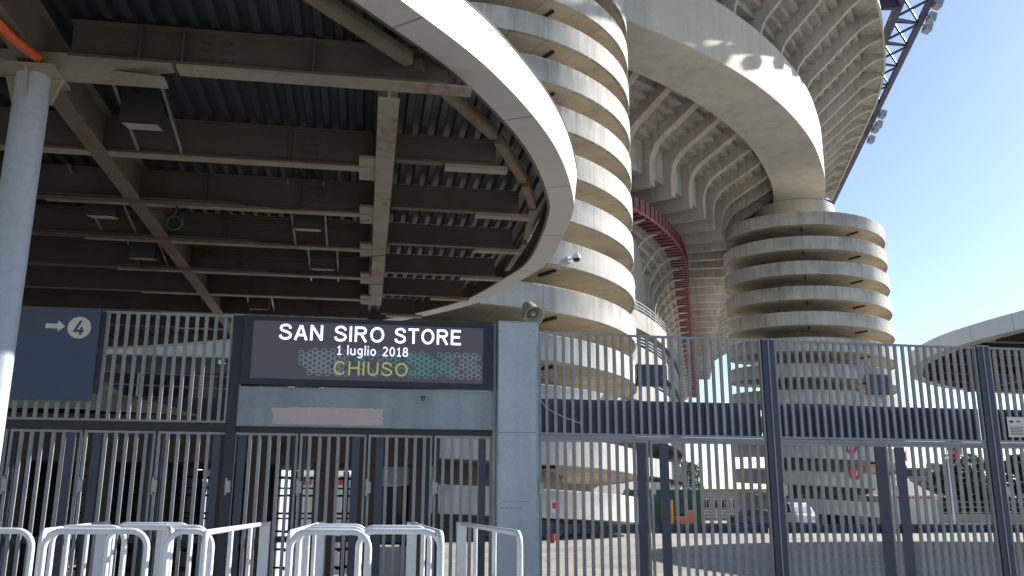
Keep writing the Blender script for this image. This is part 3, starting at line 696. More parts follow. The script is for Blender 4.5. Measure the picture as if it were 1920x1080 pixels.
# right panels and gates
def exr(X0, X1):
    def f(t):
        mb = fbox(MB(), X0 + .03, X1 - .03, 2.47, 2.905, -.05, .03); obj('infill_sheet', mb, M['navy'], t)
    return f
panel('barred_fence', 'upper fence panel of grey bars immediately right of the grey pillar', .335, 3.245, 2.46, 3.74, 'fence', 'upper barred fence panels', .335 + SP * .9, (), None, exr(.335, 3.245))
panel('barred_fence', 'upper fence panel of grey bars in front of the far spiral tower', 3.43, 6.325, 2.46, 3.745, 'fence', 'upper barred fence panels', 3.43 + SP * .9, (), None, exr(3.43, 6.325))
panel('barred_fence', 'upper fence panel at the right edge carrying a white notice', 6.52, 9.4, 2.46, 3.75, 'fence', 'upper barred fence panels', 6.52 + SP * .9, (), None, exr(6.52, 9.4))
def exg(a, b):
    def f(t):
        mb = fbox(MB(), a + .03, b - .03, 1.29, 1.40, -.04, .03); obj('lock_rail', mb, M['navy'], t)
    return f
for a, b, p, lab in ((.335, 1.695, [(1.55, 1.655)], 'tall barred gate leaf directly right of the grey pillar'),
                     (1.72, 3.245, [(1.84, 1.95)], 'tall barred gate leaf left of the middle double post'),
                     (3.43, 4.89, [(4.72, 4.85)], 'tall barred gate leaf right of the middle double post'),
                     (4.93, 6.325, [(5.0, 5.13)], 'tall barred gate leaf in front of the white tent'),
                     (6.52, 8.0, [(7.8, 7.9)], 'tall barred gate leaf cut by the right edge of the picture')):
    panel('gate_leaf', lab, a, b, GZ0, 2.405, 'gate', 'tall gate leaves right of the pillar', a + SP, p, [(q[0] - .02, q[1] + .02) for q in p], exg(a, b))
mb = fbox(MB(), .335, 9.4, 2.41, 2.455, -.02, .06); tag(obj('gate_header', mb, M['bar']), 'grey header rail over the tall gates on the right', 'beam')
# grey pillar
t = thing('pillar', 'wide blue grey steel pillar between the shaded gates and the sunlit fence', 'pillar', fp(.03, 0))
mb = fbox(MB(), -.195, .262, 0, 3.80, .06, .3); obj('shaft', mb, M['post'], t)
mb = fbox(MB(), -.203, .27, 3.80, 3.815, .06, .316); obj('cap', mb, M['zinc'], t)
mb = MB(); fbox(mb, -.14, .19, 1.66, 1.667, .2115, .003)
for k in range(5): fbox(mb, -.16 + .055 * k, -.13 + .055 * k, 1.58, 1.595, .2115, .003)
obj('scratch_marks', mb, M['board'], t)
for z in (1.25, 2.47, 3.70):
    for X in (-.175, .24):
        mb = MB(); mb.lathe([(.012, 0), (.009, .006)], fp(X, z, .21), FN, 8); obj('bolt', mb, M['zinc'], t)
mb = fbox(MB(), -.192, .259, 2.462, 2.466, .2105, .001); obj('seam', mb, M['navy_d'], t)
# LED screen
t = thing('led_screen', 'lit screen announcing the store is closed, in a dark navy frame', 'screen', fp(-1.7, 2.98))
mb = fbox(MB(), -3.165, -.245, 2.975, 3.785, .06, .16); obj('housing', mb, M['navy_d'], t)
mb = fbox(MB(), -3.055, -.375, 3.045, 3.725, .142, .006); obj('display', mb, M['screen'], t)
def ftext(body, h, X0, X1, z, ma, th, off):
    mb = stroke_mb(body, h, fp((X0 + X1) / 2, z, off), (X1 - X0) / cA, th); return obj('lettering', mb, ma, t, smooth=10)
for wd_, a_, b_ in (('SAN', -2.765, -2.265), ('SIRO', -2.135, -1.555), ('STORE', -1.435, -.645)): ftext(wd_, .185, a_, b_, 3.507, M['led_white'], .15, .1465)
for wd_, a_, b_ in (('1', -2.10, -2.045), ('luglio', -1.98, -1.645), ('2018', -1.57, -1.27)): ftext(wd_, .112, a_, b_, 3.345, M['led_date'], .145, .1466)
ftext('CHIUSO', .165, -2.13, -1.265, 3.105, M['led_olive'], .13, .148)
def hexes(Xa, Xb, ma, fade, nm, rows=5):
    mb = MB(); r = .034; X = Xa; col = 0
    while X < Xb:
        for j in range(rows):
            z = 3.12 + j * r * 1.75 + (r * .87 if col % 2 else 0); f = fade(X); rr = r * .98
            wdt = .005 + .009 * f
            if random.random() > .25 + f: continue
            out = [fp(X + rr * math.cos(a) * .98, z + rr * math.sin(a), .146) for a in [PI / 3 * k for k in range(6)]]
            inn = [fp(X + (rr - wdt) * math.cos(a) * .98, z + (rr - wdt) * math.sin(a), .146) for a in [PI / 3 * k for k in range(6)]]
            mb.add(out + inn, [(k, (k + 1) % 6, (k + 1) % 6 + 6, k + 6) for k in range(6)])
        X += r * 1.52; col += 1
    obj(nm, mb, ma, t, smooth=10)
hexes(-2.50, -1.98, M['led_grey'], lambda X: max(0.05, 1 - abs(X + 2.28) * 2.4), 'cell_pattern')
hexes(-2.06, -1.2, M['led_green'], lambda X: .25, 'cell_pattern')
hexes(-1.26, -.72, M['led_green'], lambda X: .55, 'cell_pattern')
hexes(-.74, -.41, M['led_grey'], lambda X: .6, 'cell_pattern')
# panel under the screen
t = thing('panel', 'blue grey sheet panel with a pinkish painted over patch under the screen', 'panel', fp(-1.7, 2.5))
mb = fbox(MB(), -3.165, -.245, 2.505, 2.945, .05, .05); obj('sheet', mb, M['board'], t)
for k in range(9):
    for z in (2.528, 2.925):
        if k % 2 or z > 2.6: mb = MB(); mb.lathe([(.008, 0), (.006, .004)], fp(-3.13 + .358 * k, z, .0752), FN, 8); obj('screw', mb, M['zinc'], t)
mb = frame(MB(), -3.175, -.238, 2.497, 2.953, .055, .012, .055); obj('edge_trim', mb, M['bar'], t)
pts = []; nP = 40
for i in range(nP + 1): pts.append((-2.79 + 1.26 * i / nP + random.uniform(-.006, .006), 2.725 + random.uniform(-.006, .006) - (.015 if i < 6 else 0)))
for i in range(1, 10): pts.append((-1.53 + random.uniform(-.03, .02), 2.725 - .2 * i / 10))
for i in range(nP + 1): pts.append((-1.53 - 1.26 * i / nP, 2.525 + random.uniform(-.005, .008)))
for i in range(1, 8): pts.append((-2.79 + random.uniform(-.02, .02), 2.525 + .19 * i / 8))
mb = MB(); mb.prism([fp(x, z, .0755) for x, z in pts], FN * .002); obj('paint_patch', mb, M['patch'], t)
mb = MB(); mb.prism([fp(-1.075 + x, 2.855 + z, .0755) for x, z in ((-.03, .032), (.03, .032), (.03, .02), (.022, .018), (.022, -.012), (0, -.03), (-.022, -.012), (-.022, .018), (-.03, .02))], FN * .004); obj('emblem', mb, M['navy_d'], t)
mb = MB(); mb.prism([fp(-1.075 + x, 2.855 + z, .08) for x, z in ((-.006, .012), (.006, .012), (.006, -.012), (-.006, -.012))], FN * .002); obj('emblem_mark', mb, M['board'], t)
# arrow sign
t = thing('direction_sign', 'slate blue direction sign with white arrow and the number 4 in a disc', 'sign', fp(-5.5, 2.76))
mb = fbox(MB(), -6.3, -4.745, 2.745, 3.80, .075, .02); obj('sheet', mb, M['blue_sign'], t)
mb = fbox(MB(), -4.743, -4.70, 2.84, 3.78, .03, .06); obj('edge_bracket', mb, M['navy_d'], t)
mb = MB(); mb.prism([fp(-5.31 + x, 3.585 + z, .0865) for x, z in ((0, -.028), (.13, -.028), (.13, -.065), (.205, 0), (.13, .065), (.13, .028), (0, .028))], FN * .003); obj('arrow', mb, M['sign_white'], t)
mb = MB(); mb.lathe([(.126, 0), (.126, .003)], fp(-4.955, 3.575, .0865), FN, 40); obj('disc', mb, M['sign_white'], t)
obj('numeral', stroke_mb('4', .165, fp(-4.955, 3.492, .0905), .115, .16, .14, .002), M['blue_sign'], t, smooth=10)
# horn speaker on the pillar
c = fp(.235, 3.98, .05); ax = (FN * .84 + FD * .10 - ZV * .52).normalized()
t = thing('horn_speaker', 'beige horn loudspeaker mounted on top of the grey pillar', 'loudspeaker', fp(.24, 3.82))
mb = MB(); mb.lathe([(.055, -.16), (.085, -.15), (.095, -.1), (.1, .06), (.118, .13), (.125, .15), (.115, .15), (.095, .1), (.06, .02), (.0, .0)], c, ax, 28, False); obj('horn', mb, M['speaker'], t)
mb = MB(); mb.lathe([(.0, -.02), (.05, 0.0), (.045, .06), (.02, .11), (0, .115)], c, ax, 20, False); obj('inner_cone', mb, M['speaker'], t)
mb = MB(); mb.lathe([(.05, -.24), (.06, -.22), (.06, -.15)], c, ax, 20); obj('driver', mb, M['speaker'], t)
mb = MB(); mb.bar(fp(.24, 3.81, .02), c - ax * .05 - ZV * .08, .03, .02); mb.obox(fp(.17, 3.96, .0), FD, FN, ZV, .06, .1, .12); obj('bracket', mb, M['zinc'], t)
# notice on the far right panel
t = thing('notice', 'white printed notice fixed to the bars at the right edge', 'notice', fp(6.75, 2.5))
mb = fbox(MB(), 6.66, 6.94, 2.53, 2.80, .03, .006); obj('sheet', mb, M['sign_white'], t)
mb = MB()
for k in range(6): fbox(mb, 6.69, 6.90 - .03 * (k % 2), 2.66 - .02 * k, 2.668 - .02 * k, .0345, .002)
fbox(mb, 6.69, 6.745, 2.72, 2.75, .0345, .002); fbox(mb, 6.80, 6.85, 2.73, 2.75, .0345, .002); obj('print', mb, M['navy'], t)
# loose cable on the bars
mb = MB(); mb.tube([fp(.345 + .0, 2.88, .03)] + [fp(.36 + .5 * i / 9, 2.86 - .26 * (i / 9) ** .6, .03) for i in range(10)], .004, 5)
tag(obj('loose_wire', mb, M['sign_white']), 'thin white wire sagging across the fence bars', 'wire')

# ------------------------------------------------------------------ white crowd barriers
HB = 1.435
def hook(a, b, r=.11, ends=(True, True), rad=.021, h=HB):
    a, b = Vector(a), Vector(b); d = (b - a); d.z = 0; L = d.length; d.normalize(); pts = []
    if ends[0]:
        pts.append(Vector((a.x, a.y, 0)))
        for k in range(7):
            an = PI / 2 * k / 6; pts.append(a + d * (r - r * math.cos(an)) + ZV * (h - r + r * math.sin(an)))
    else: pts.append(a + ZV * h)
    if ends[1]:
        for k in range(7):
            an = PI / 2 * k / 6; pts.append(b - d * (r - r * math.sin(an)) + ZV * (h - r + r * math.cos(an)))
        pts.append(Vector((b.x, b.y, 0)))
    else: pts.append(b + ZV * h)
    return MB().tube(pts, rad, 12)
posts = [-5.22, -4.17, -3.58, -2.56, -2.0, -1.05, -.53]
pn = ['white square barrier post, seventh counting left from the pillar', 'white square barrier post, sixth counting left from the pillar', 'white square barrier post, fifth counting left from the pillar',
      'white square barrier post at the far end of the long rail left of the middle', 'white square barrier post behind the middle group of hoops', 'white square barrier post, second from the pillar', 'white square barrier post nearest the pillar']
def post_y(X): return 9.6 + .1 * (X + 3)
for X, lab in zip(posts, pn):
    t = thing('barrier_post', lab, 'post', (X, post_y(X), 0), 'white square barrier posts')
    mb = MB(); mb.rbox((X, post_y(X), .715), .1, .1, 1.43, FA); obj('shaft', mb, M['white_tube'], t)
    mb = MB(); mb.rbox((X, post_y(X), 1.436), .108, .108, .012, FA); obj('cap', mb, M['white_tube'], t)
def rail(lab, a, b, n, ends=(True, False), h=HB - .01):
    t = thing('barrier_rail', lab, 'barrier', (a[0], a[1], 0), 'white tubular barrier rails')
    obj('top_rail', hook((*a, 0), (*b, 0), .1, ends, .021, h), M['white_tube'], t)
    for k in range(1, n + 1):
        f = k / (n + 1); x, y = a[0] + (b[0] - a[0]) * f, a[1] + (b[1] - a[1]) * f
        obj('upright', MB().tube([(x, y, 0), (x, y, h)], .02, 10), M['white_tube'], t)
    return t
def hoop(lab, x0, x1, y, h=HB, r=.11):
    t = thing('barrier_hoop', lab, 'barrier', ((x0 + x1) / 2, y, 0), 'white tubular barrier hoops')
    obj('hoop', hook((x0, y, 0), (x1, y + .02, 0), r, (True, True), .021, h), M['white_tube'], t)
    obj('mid_rail', MB().tube([(x0, y, .5), (x1, y + .02, .5)], .016, 8), M['white_tube'], t)
    return t
rail('long white rail running back to the post left of the middle', (-2.06, 6.25), (-2.56, post_y(-2.56)), 2)
rail('white rail of the middle group running back on its left side', (-1.49, 6.25), (-2.0, post_y(-2.0)), 3)
rail('short white rail on the right ending in front of the pillar', (.06, 6.35), (-.53, post_y(-.53)), 2)
rail('white rail closing the right side of the middle group', (-.47, 6.25), (-1.05, post_y(-1.05)), 1)
rail('white rail running back from the leftmost front hoop', (-3.28, 6.5), (-4.17, post_y(-4.17)), 2)
rail('white rail running back behind the wide front hoop on the left', (-2.45, 6.7), (-3.58, post_y(-3.58)), 3)
hoop('wide white hoop standing foremost on the left', -3.11, -2.43, 6.2)
hoop('white hoop cut by the left edge of the picture', -3.95, -3.2, 6.2)
hoop('white hoop just behind the wide front one on the left', -3.55, -3.0, 7.2)
hoop('white hoop third back in the left group', -3.16, -2.38, 7.3)
hoop('white hoop next to the long rail, with its big left bend in front', -2.38, -1.72 - .36, 6.45, HB - .005)
hoop('white hoop standing foremost in the middle group', -1.47, -.95, 6.2)
hoop('white hoop second back in the middle group', -1.62, -1.1, 7.1)
hoop('white hoop third back in the middle group', -1.78, -1.24, 8.0)
hoop('right hand white hoop of the middle group', -1.05, -.49, 6.4)
hoop('white hoop behind the right hand hoop of the middle group', -1.22, -.66, 7.5)
hoop('white hoop far back on the left under the screen', -3.6, -2.9, 8.4)

# ------------------------------------------------------------------ turnstile block behind the left gates
def W(x, y, z=0): return O + BV * x + GV * y + Vector((0, 0, z))      # same axes as the fence
tb = thing('turnstile_building', 'low dark turnstile building behind the shaded gates, with brown lintel', 'building', (-4, 15, 0))
def fx(mb, X0, X1, z0, z1, off0, off1): return fbox(mb, X0, X1, z0, z1, -(off0 + off1) / 2, off1 - off0)
mb = fx(MB(), -12, -.45, 2.28, 2.86, 4.4, 7.4); obj('lintel', mb, M['lintel'], tb)
mb = fx(MB(), -12, -.45, 2.865, 3.0, 4.2, 7.6); obj('roof', mb, M['lintel'], tb)
mb = fx(MB(), -12, -.45, 3.0, 3.62, 7.2, 7.35); obj('parapet', mb, M['navy'], tb)
for X in (-8.4, -7.0, -5.75, -4.9, -3.9, -3.35, -2.3, -1.62, -.75):
    mb = fx(MB(), X - .17, X + .17, 0, 2.28, 4.5, 7.3); obj('pier', mb, M['lintel'], tb)
for X in (-4.95, -4.42, -3.0, -2.66):
    mb = MB(); mb.lathe([(.075, 0), (.105, 0), (.105, .03), (.075, .03)], fp(X, 2.5, -4.4), FN, 20, False); obj('round_lamp', mb, M['dark'], tb)
mb = fx(MB(), -1.5, -.5, 1.95, 2.26, 4.8, 4.85); obj('grey_header_panel', mb, M['board'], tb)
mb = fx(MB(), -1.5, -.5, .0, .95, 4.8, 4.85); obj('lower_grey_panel', mb, M['board'], tb)
mb = fx(MB(), -1.5, -.5, .95, 1.95, 5.6, 5.65); obj('dark_glazing', mb, M['glass_dark'], tb)
mb = MB()
for z in (3.9, 4.15, 4.4): mb.tube([fp(-12, z - .02, -8.5), fp(-.9, z - .25, -8.5)], .02, 6)
for k in range(9): mb.tube([fp(-11 + 1.2 * k, 3.4, -8.5), fp(-11 + 1.2 * k, 4.35 - .02 * k, -8.5)], .02, 6)
tag(obj('railing', mb, M['zinc']), 'thin grey railing above the turnstile roof', 'railing')
# turnstiles
tx = [-6.4, -5.3, -4.4, -3.62, -2.83, -1.96]
tn = ['farthest left', 'second from the left', 'third from the left', 'fourth from the left', 'second from the right', 'farthest right']
for X, q in zip(tx, tn):
    t = thing('turnstile', 'full height black turnstile between brown piers, %s' % q, 'turnstile', fp(X, 0, -5.6), 'full height turnstiles')
    mb = MB().tube([fp(X, 0, -5.6), fp(X, 2.2, -5.6)], .05, 12)
    for k in range(7):
        z = .28 + .3 * k
        for a in (.2, 1.77, 3.34, 4.91): mb.tube([fp(X, z, -5.6), fp(X, z, -5.6) + FD * .42 * math.cos(a) + FN * .42 * math.sin(a)], .02, 6)
    obj('rotor', mb, M['dark'], t)
    mb = MB()
    for k in range(5): mb.tube([fp(X + .47, .1, -5.2 - .2 * k), fp(X + .47, 2.25, -5.2 - .2 * k)], .014, 6)
    for k in range(4): mb.tube([fp(X - .45, .4 + .5 * k, -5.3), fp(X + .45, .4 + .5 * k, -5.3)], .016, 6)
    obj('cage', mb, M['dark'], t)
# booths added for the blue light, and tents, behind the openings
for X, Y, wd, h, lab in ((-5.1, 19.5, 1.2, 2.3, 'added booth tinted with blue skylight behind the turnstiles, on the left'), (-3.9, 19.5, 1.4, 2.25, 'added booth tinted with blue skylight behind the turnstiles, right of the other booth')):
    t = thing('added_booth', lab, 'booth', (X * Y / 11.0, Y, 0), 'added booths tinted with blue skylight')
    x = X * Y / 13.2; mb = MB(); mb.box(x - wd / 2, Y, 0, x + wd / 2, Y + 1.6, h); obj('wall', mb, M['booth'], t)
    mb = MB(); mb.box(x - wd / 2 - .1, Y - .1, h, x + wd / 2 + .1, Y + 1.7, h + .12); obj('roof', mb, M['truck_white'], t)
    mb = MB()
    for k in (-1, 1): mb.box(x + k * wd * .24 - wd * .18, Y - .03, .9, x + k * wd * .24 + wd * .18, Y - .003, h - .3)
    obj('window', mb, M['glass_dark'], t)
# white gazebos with red lettering
def gazebo(lab, x, y, s, h, hp, body):
    t = thing('gazebo', lab, 'tent', (x, y, 0)); mb = MB()
    n = 7; vs = []; fs = []
    for (sx, sy), (ex, ey) in ((((-1), (-1)), (1, -1)), ((1, -1), (1, 1)), ((1, 1), (-1, 1)), ((-1, 1), (-1, -1))):
        b0 = len(vs)
        for j in range(n + 1):
            f = j / n; r = (1 - f) ** 1.45; z = h + (hp - h) * f
            vs += [(x + sx * s / 2 * r, y + sy * s / 2 * r, z), (x + ex * s / 2 * r, y + ey * s / 2 * r, z)]
        for j in range(n): fs.append((b0 + 2 * j, b0 + 2 * j + 1, b0 + 2 * j + 3, b0 + 2 * j + 2))
    mb.add(vs, fs); obj('roof', mb, M['tent'], t, smooth=40)
    mb = MB(); mb.tube([(x, y, hp - .2), (x, y, hp + .25)], .04, 8); obj('finial', mb, M['tent'], t)
    mb = MB()
    for sx, sy in ((-1, -1), (1, -1), (1, 1), (-1, 1)): mb.rbox((x + sx * (s / 2 - .05), y + sy * (s / 2 - .05), h / 2), .09, .09, h, 0)
    obj('frame', mb, M['zinc'], t)
    mb = MB(); mb.box(x - s / 2, y - s / 2 - .02, h - .32, x + s / 2, y - s / 2, h).box(x + s / 2, y - s / 2, h - .32, x + s / 2 + .02, y + s / 2, h); obj('valance', mb, M['tent'], t)
    for side in (0, 1):
        pts = []
        N = 48
        for k in range(N + 1):
            f = k / N; wv = .07 * math.sin(k * 1.35) + .05 * math.sin(k * .61)
            if side == 0: pts.append((x - s / 2 + s * f, y - s / 2 + .12 + wv))
            else: pts.append((x + s / 2 - .12 + wv, y - s / 2 + s * f))
        mb = MB(); vs = [(a, b, .05) for a, b in pts] + [(a, b, h - .2) for a, b in pts] + [(a, b + .02, .05) for a, b in pts] + [(a, b + .02, h - .2) for a, b in pts]
        K = N + 1
        mb.add(vs, [(k, k + 1, K + k + 1, K + k) for k in range(N)] + [(2 * K + k + 1, 2 * K + k, 3 * K + k, 3 * K + k + 1) for k in range(N)])
        obj('curtain', mb, M['tent'], t, smooth=60)
    mb = MB(); random.seed(3); X = x - s / 2 + .3
    while X < x + s / 2 - .5:
        wd = random.uniform(.12, .3); mb.box(X, y - s / 2 - .026, h - .23, X + wd, y - s / 2 - .0205, h - .08); X += wd + .06
    obj('red_print', mb, M['tent_red'], t, smooth=10)
    return t
gazebo('white tent with pleated side curtains and red printed valance beside the far tower', 26.98, 63.8, 3.6, 2.45, 4.2, '')
gazebo('small white tent glimpsed through the shaded gates, its side curtain in the sun', -5.6, 24.5, 3.3, 2.35, 3.4, '')

# ------------------------------------------------------------------ things fixed to the towers
t = thing('dome_camera', 'small white dome camera on the parapet of the near spiral tower', 'camera', (3.3, 45.9, 14.3))
c = Vector((3.05, 46.15, 14.45)); nrm = Vector((.58, -.81, 0))
mb = MB(); mb.bar(c, c + nrm * .55, .09, .09); mb.obox(c, nrm, (nrm.y, -nrm.x, 0), (0, 0, 1), .1, .28, .3); obj('arm', mb, M['white_cam'], t)
c2 = c + nrm * .62 - ZV * .02
mb = MB(); mb.lathe([(0, .22), (.12, .21), (.2, .12), (.23, 0), (.23, -.06)], c2, ZV, 20); obj('housing', mb, M['white_cam'], t)
mb = MB(); mb.lathe([(.19, -.06), (.185, -.14), (.13, -.22), (0, -.26)], c2, ZV, 20, False); obj('dome', mb, M['glass_dark'], t)
def navybox(lab, c, wd, h, nrm):
    t = thing('display_box', lab, 'display box', c, 'navy display boxes on the towers'); c = Vector(c); nrm = Vector(nrm).normalized(); tt = Vector((-nrm.y, nrm.x, 0))
    mb = MB(); mb.obox(c, tt, nrm, ZV, wd, .35, h); obj('housing', mb, M['navy_d'], t)
    mb = MB()
    for k in (-1, 0, 1): mb.obox(c + tt * (wd * .32 * k) + nrm * .185, tt, nrm, ZV, wd * .29, .02, h * .92)
    obj('front_panel', mb, M['navy'], t)
    mb = MB()
    for k in (-.18, .12):
        for j in (-.4, .4): mb.obox(c + tt * wd * k + nrm * .2 + ZV * h * j, tt, nrm, ZV, .06, .03, .06)
    mb.obox(c + tt * wd * .38 + nrm * .2 - ZV * .1, tt, nrm, ZV, .2, .03, .16); obj('fixings', mb, M['zinc'], t)
    mb = MB(); mb.bar(c - nrm * .9 + ZV * h * .3, c - nrm * .1 + ZV * h * .3, .1).bar(c - nrm * .9 - ZV * h * .3, c - nrm * .1 - ZV * h * .3, .1); obj('bracket', mb, M['dark'], t)
navybox('navy display box on the right side of the near spiral tower', (7.75, 49.6, 8.72), 1.75, 1.2, (.15, -.99, 0))
navybox('navy display box on the right side of the far spiral tower', (35.55, 86.5, 13.2), 2.7, 1.95, (.2, -.98, 0))
for th, z, lab in ((-88, 7.2, 'upper round red sign on the front of the far spiral tower'), (-87, 4.75, 'lower round red sign on the front of the far spiral tower'), (-31, 6.75, 'round red sign near the right edge of the far spiral tower')):
    a = R(th); n = Vector((math.cos(a), math.sin(a), 0)); c = Vector((TB[0], TB[1], z)) + n * (TB[2] + .02); tt = Vector((-n.y, n.x, 0))
    t = thing('round_sign', lab, 'sign', c, 'round red signs on the far tower')
    mb = MB(); mb.lathe([(.58, 0), (.58, .05)], c, n, 28); obj('disc', mb, M['red_sign'], t)
    mb = MB()
    for k, (sx, hh) in enumerate(((-.22, .5), (0, .62), (.22, .5))): mb.prism([c + n * .055 + tt * (sx + q) + ZV * (hh * v * .5 + .05) for q, v in ((-.05, -1), (.05, -1), (.09, 1), (-.01, 1))], n * .01)
    obj('white_mark', mb, M['sign_white'], t)
# ------------------------------------------------------------------ yard beyond the fence
t = thing('fire_extinguisher', 'red fire extinguisher standing at the foot of the near tower', 'extinguisher', (1.9, 42.6, 0))
c = Vector((1.9, 42.6, 0)); mb = MB(); mb.lathe([(.1, 0), (.11, .03), (.11, .5), (.08, .58), (.03, .62)], c, ZV, 18); obj('cylinder', mb, M['red_paint'], t)
mb = MB(); mb.bar(c + ZV * .62, c + Vector((.12, 0, .7)), .04).bar(c + ZV * .6, c + Vector((-.13, -.05, .25)), .03); obj('valve', mb, M['rubber'], t)
t = thing('wall_sign', 'small white and red sign on the lowest parapet of the near tower', 'sign', (2.02, 44.6, 1.7))
a = R(-60.5); n = Vector((math.cos(a), math.sin(a), 0)); c = Vector((TA[0], TA[1], 1.62)) + n * (TA[2] + .015); tt = Vector((-n.y, n.x, 0))
mb = MB(); mb.obox(c, tt, n, ZV, .34, .02, .56); obj('sheet', mb, M['sign_white'], t)
mb = MB(); mb.obox(c + tt * .02 + ZV * .06 + n * .012, tt, n, ZV, .2, .012, .3); obj('red_field', mb, M['red_sign'], t)
# green container
t = thing('container', 'long dark green container behind the near tower', 'container', (8, 64, 0))
mb = MB(); mb.rbox((8.0, 65, 1.45), 10.5, 2.4, 2.7, .05); obj('body', mb, M['green_skip'], t)
mb = MB()
for k in range(26): mb.rbox((2.95 + .41 * k, 63.76 + .0205 * k, 1.45), .09, .08, 2.5, .05)
obj('side_ribs', mb, M['green_skip'], t)
mb = MB()
for k in range(7): mb.rbox((3.2 + 1.6 * k, 63.85 + .08 * k, 2.86), .5, .2, .12, .05)
obj('top_latches', mb, M['truck_white'], t)
mb = MB()
for k in (0, 1): mb.rbox((3.6 + 8.8 * k, 64.9, .06), 1.0, 2.0, .12, .05)
obj('skids', mb, M['dark'], t)
# white box truck
t = thing('truck', 'white box truck parked behind the green container', 'truck', (11.5, 72, 0))
mb = MB(); mb.box(9.0, 71, .95, 12.3, 77, 3.5); obj('cargo_box', mb, M['truck_white'], t)
mb = MB(); mb.prism([(12.45, 71, .6), (14.2, 71, .6), (14.2, 71, 1.7), (13.75, 71, 2.75), (12.45, 71, 2.85)], (0, 2.1, 0)); obj('cab', mb, M['truck_white'], t)
mb = MB(); mb.prism([(12.7, 70.98, 1.75), (13.95, 70.98, 1.75), (13.65, 70.98, 2.6), (12.7, 70.98, 2.6)], (0, .015, 0)); mb.prism([(14.215, 71.1, 1.75), (14.215, 73, 1.75), (13.80, 73, 2.68), (13.80, 71.1, 2.68)], (.012, 0, 0)); obj('window', mb, M['glass_dark'], t)
for x in (9.8, 11.4, 13.4):
    mb = MB(); mb.lathe([(.28, -.12), (.45, -.1), (.45, .1), (.28, .12)], (x, 71.1, .45), (0, 1, 0), 20); obj('wheel', mb, M['rubber'], t)
mb = MB(); mb.box(9.1, 71.3, .6, 14.0, 76, .9); obj('chassis', mb, M['dark'], t)
# small yellow and orange forklift
t = thing('forklift', 'small orange and yellow forklift beside the green container', 'forklift', (11.6, 62, 0))
mb = MB(); mb.box(11.0, 61.6, .35, 12.35, 62.8, 1.05).prism([(11.75, 61.6, 1.05), (12.35, 61.6, 1.05), (12.25, 61.6, 1.45), (11.8, 61.6, 1.3)], (0, 1.2, 0)); obj('body', mb, M['orange_m'], t)
mb = MB()
for a_, b_ in (((11.1, 61.65, 1.0), (11.3, 61.65, 2.1)), ((12.25, 61.65, 1.3), (12.1, 61.65, 2.1)), ((11.1, 62.75, 1.0), (11.3, 62.75, 2.1)), ((12.25, 62.75, 1.3), (12.1, 62.75, 2.1))): mb.bar(a_, b_, .07)
mb.box(11.2, 61.6, 2.1, 12.2, 62.8, 2.16); obj('cage', mb, M['dark'], t)
mb = MB(); mb.box(10.72, 61.75, .2, 10.84, 61.87, 2.1).box(10.72, 62.5, .2, 10.84, 62.62, 2.1).box(10.6, 61.7, .3, 10.72, 62.7, .9); obj('mast', mb, M['yellow'], t)
mb = MB(); mb.box(9.7, 61.85, .12, 10.62, 61.97, .18).box(9.7, 62.4, .12, 10.62, 62.52, .18); obj('forks', mb, M['dark'], t)
mb = MB(); mb.box(11.35, 61.95, 1.05, 11.75, 62.45, 1.2).box(11.7, 61.95, 1.2, 11.8, 62.45, 1.65); obj('seat', mb, M['rubber'], t)
for x in (11.1, 12.1):
    for y in (61.55, 62.75):
        mb = MB(); mb.lathe([(.15, -.1), (.3, -.08), (.3, .08), (.15, .1)], (x, y, .3), (0, 1, 0), 18); obj('wheel', mb, M['rubber'], t)
# beige service building
t = thing('service_building', 'low beige building with white framed windows behind the yard', 'building', (27, 125, 0))
mb = MB(); mb.box(23.0, 121, 0, 37, 131, 3.75); obj('wall', mb, M['beige_wall'], t)
mb = MB(); mb.box(22.8, 120.8, 3.75, 37.2, 131.2, 4.0); obj('roof', mb, M['core'], t)
for k, x in enumerate((24.2, 26.6, 28.0, 30.8)):
    for q in range(2 if k < 3 else 1):
        x0 = x + .0 + q * .95; f = MB(); f.box(x0, 120.93, 1.45, x0 + .85, 120.98, 2.75); f = obj('window', f, M['truck_white'], t)
        mb = MB(); mb.box(x0 + .1, 120.91, 1.55, x0 + .38, 120.926, 2.65).box(x0 + .47, 120.91, 1.55, x0 + .75, 120.926, 2.65); obj('pane', mb, M['glass_dark'], f)
mb = MB()
for z in (.5, .9, 1.25): mb.tube([(22, 112, z), (33, 114, z)], .05, 6)
for k in range(8): mb.tube([(22 + 1.5 * k, 112 + .27 * k, 0), (22 + 1.5 * k, 112 + .27 * k, 1.3)], .05, 6)
tag(obj('railing', mb, M['white_tube']), 'pale pedestrian railing in front of the low beige building', 'railing')
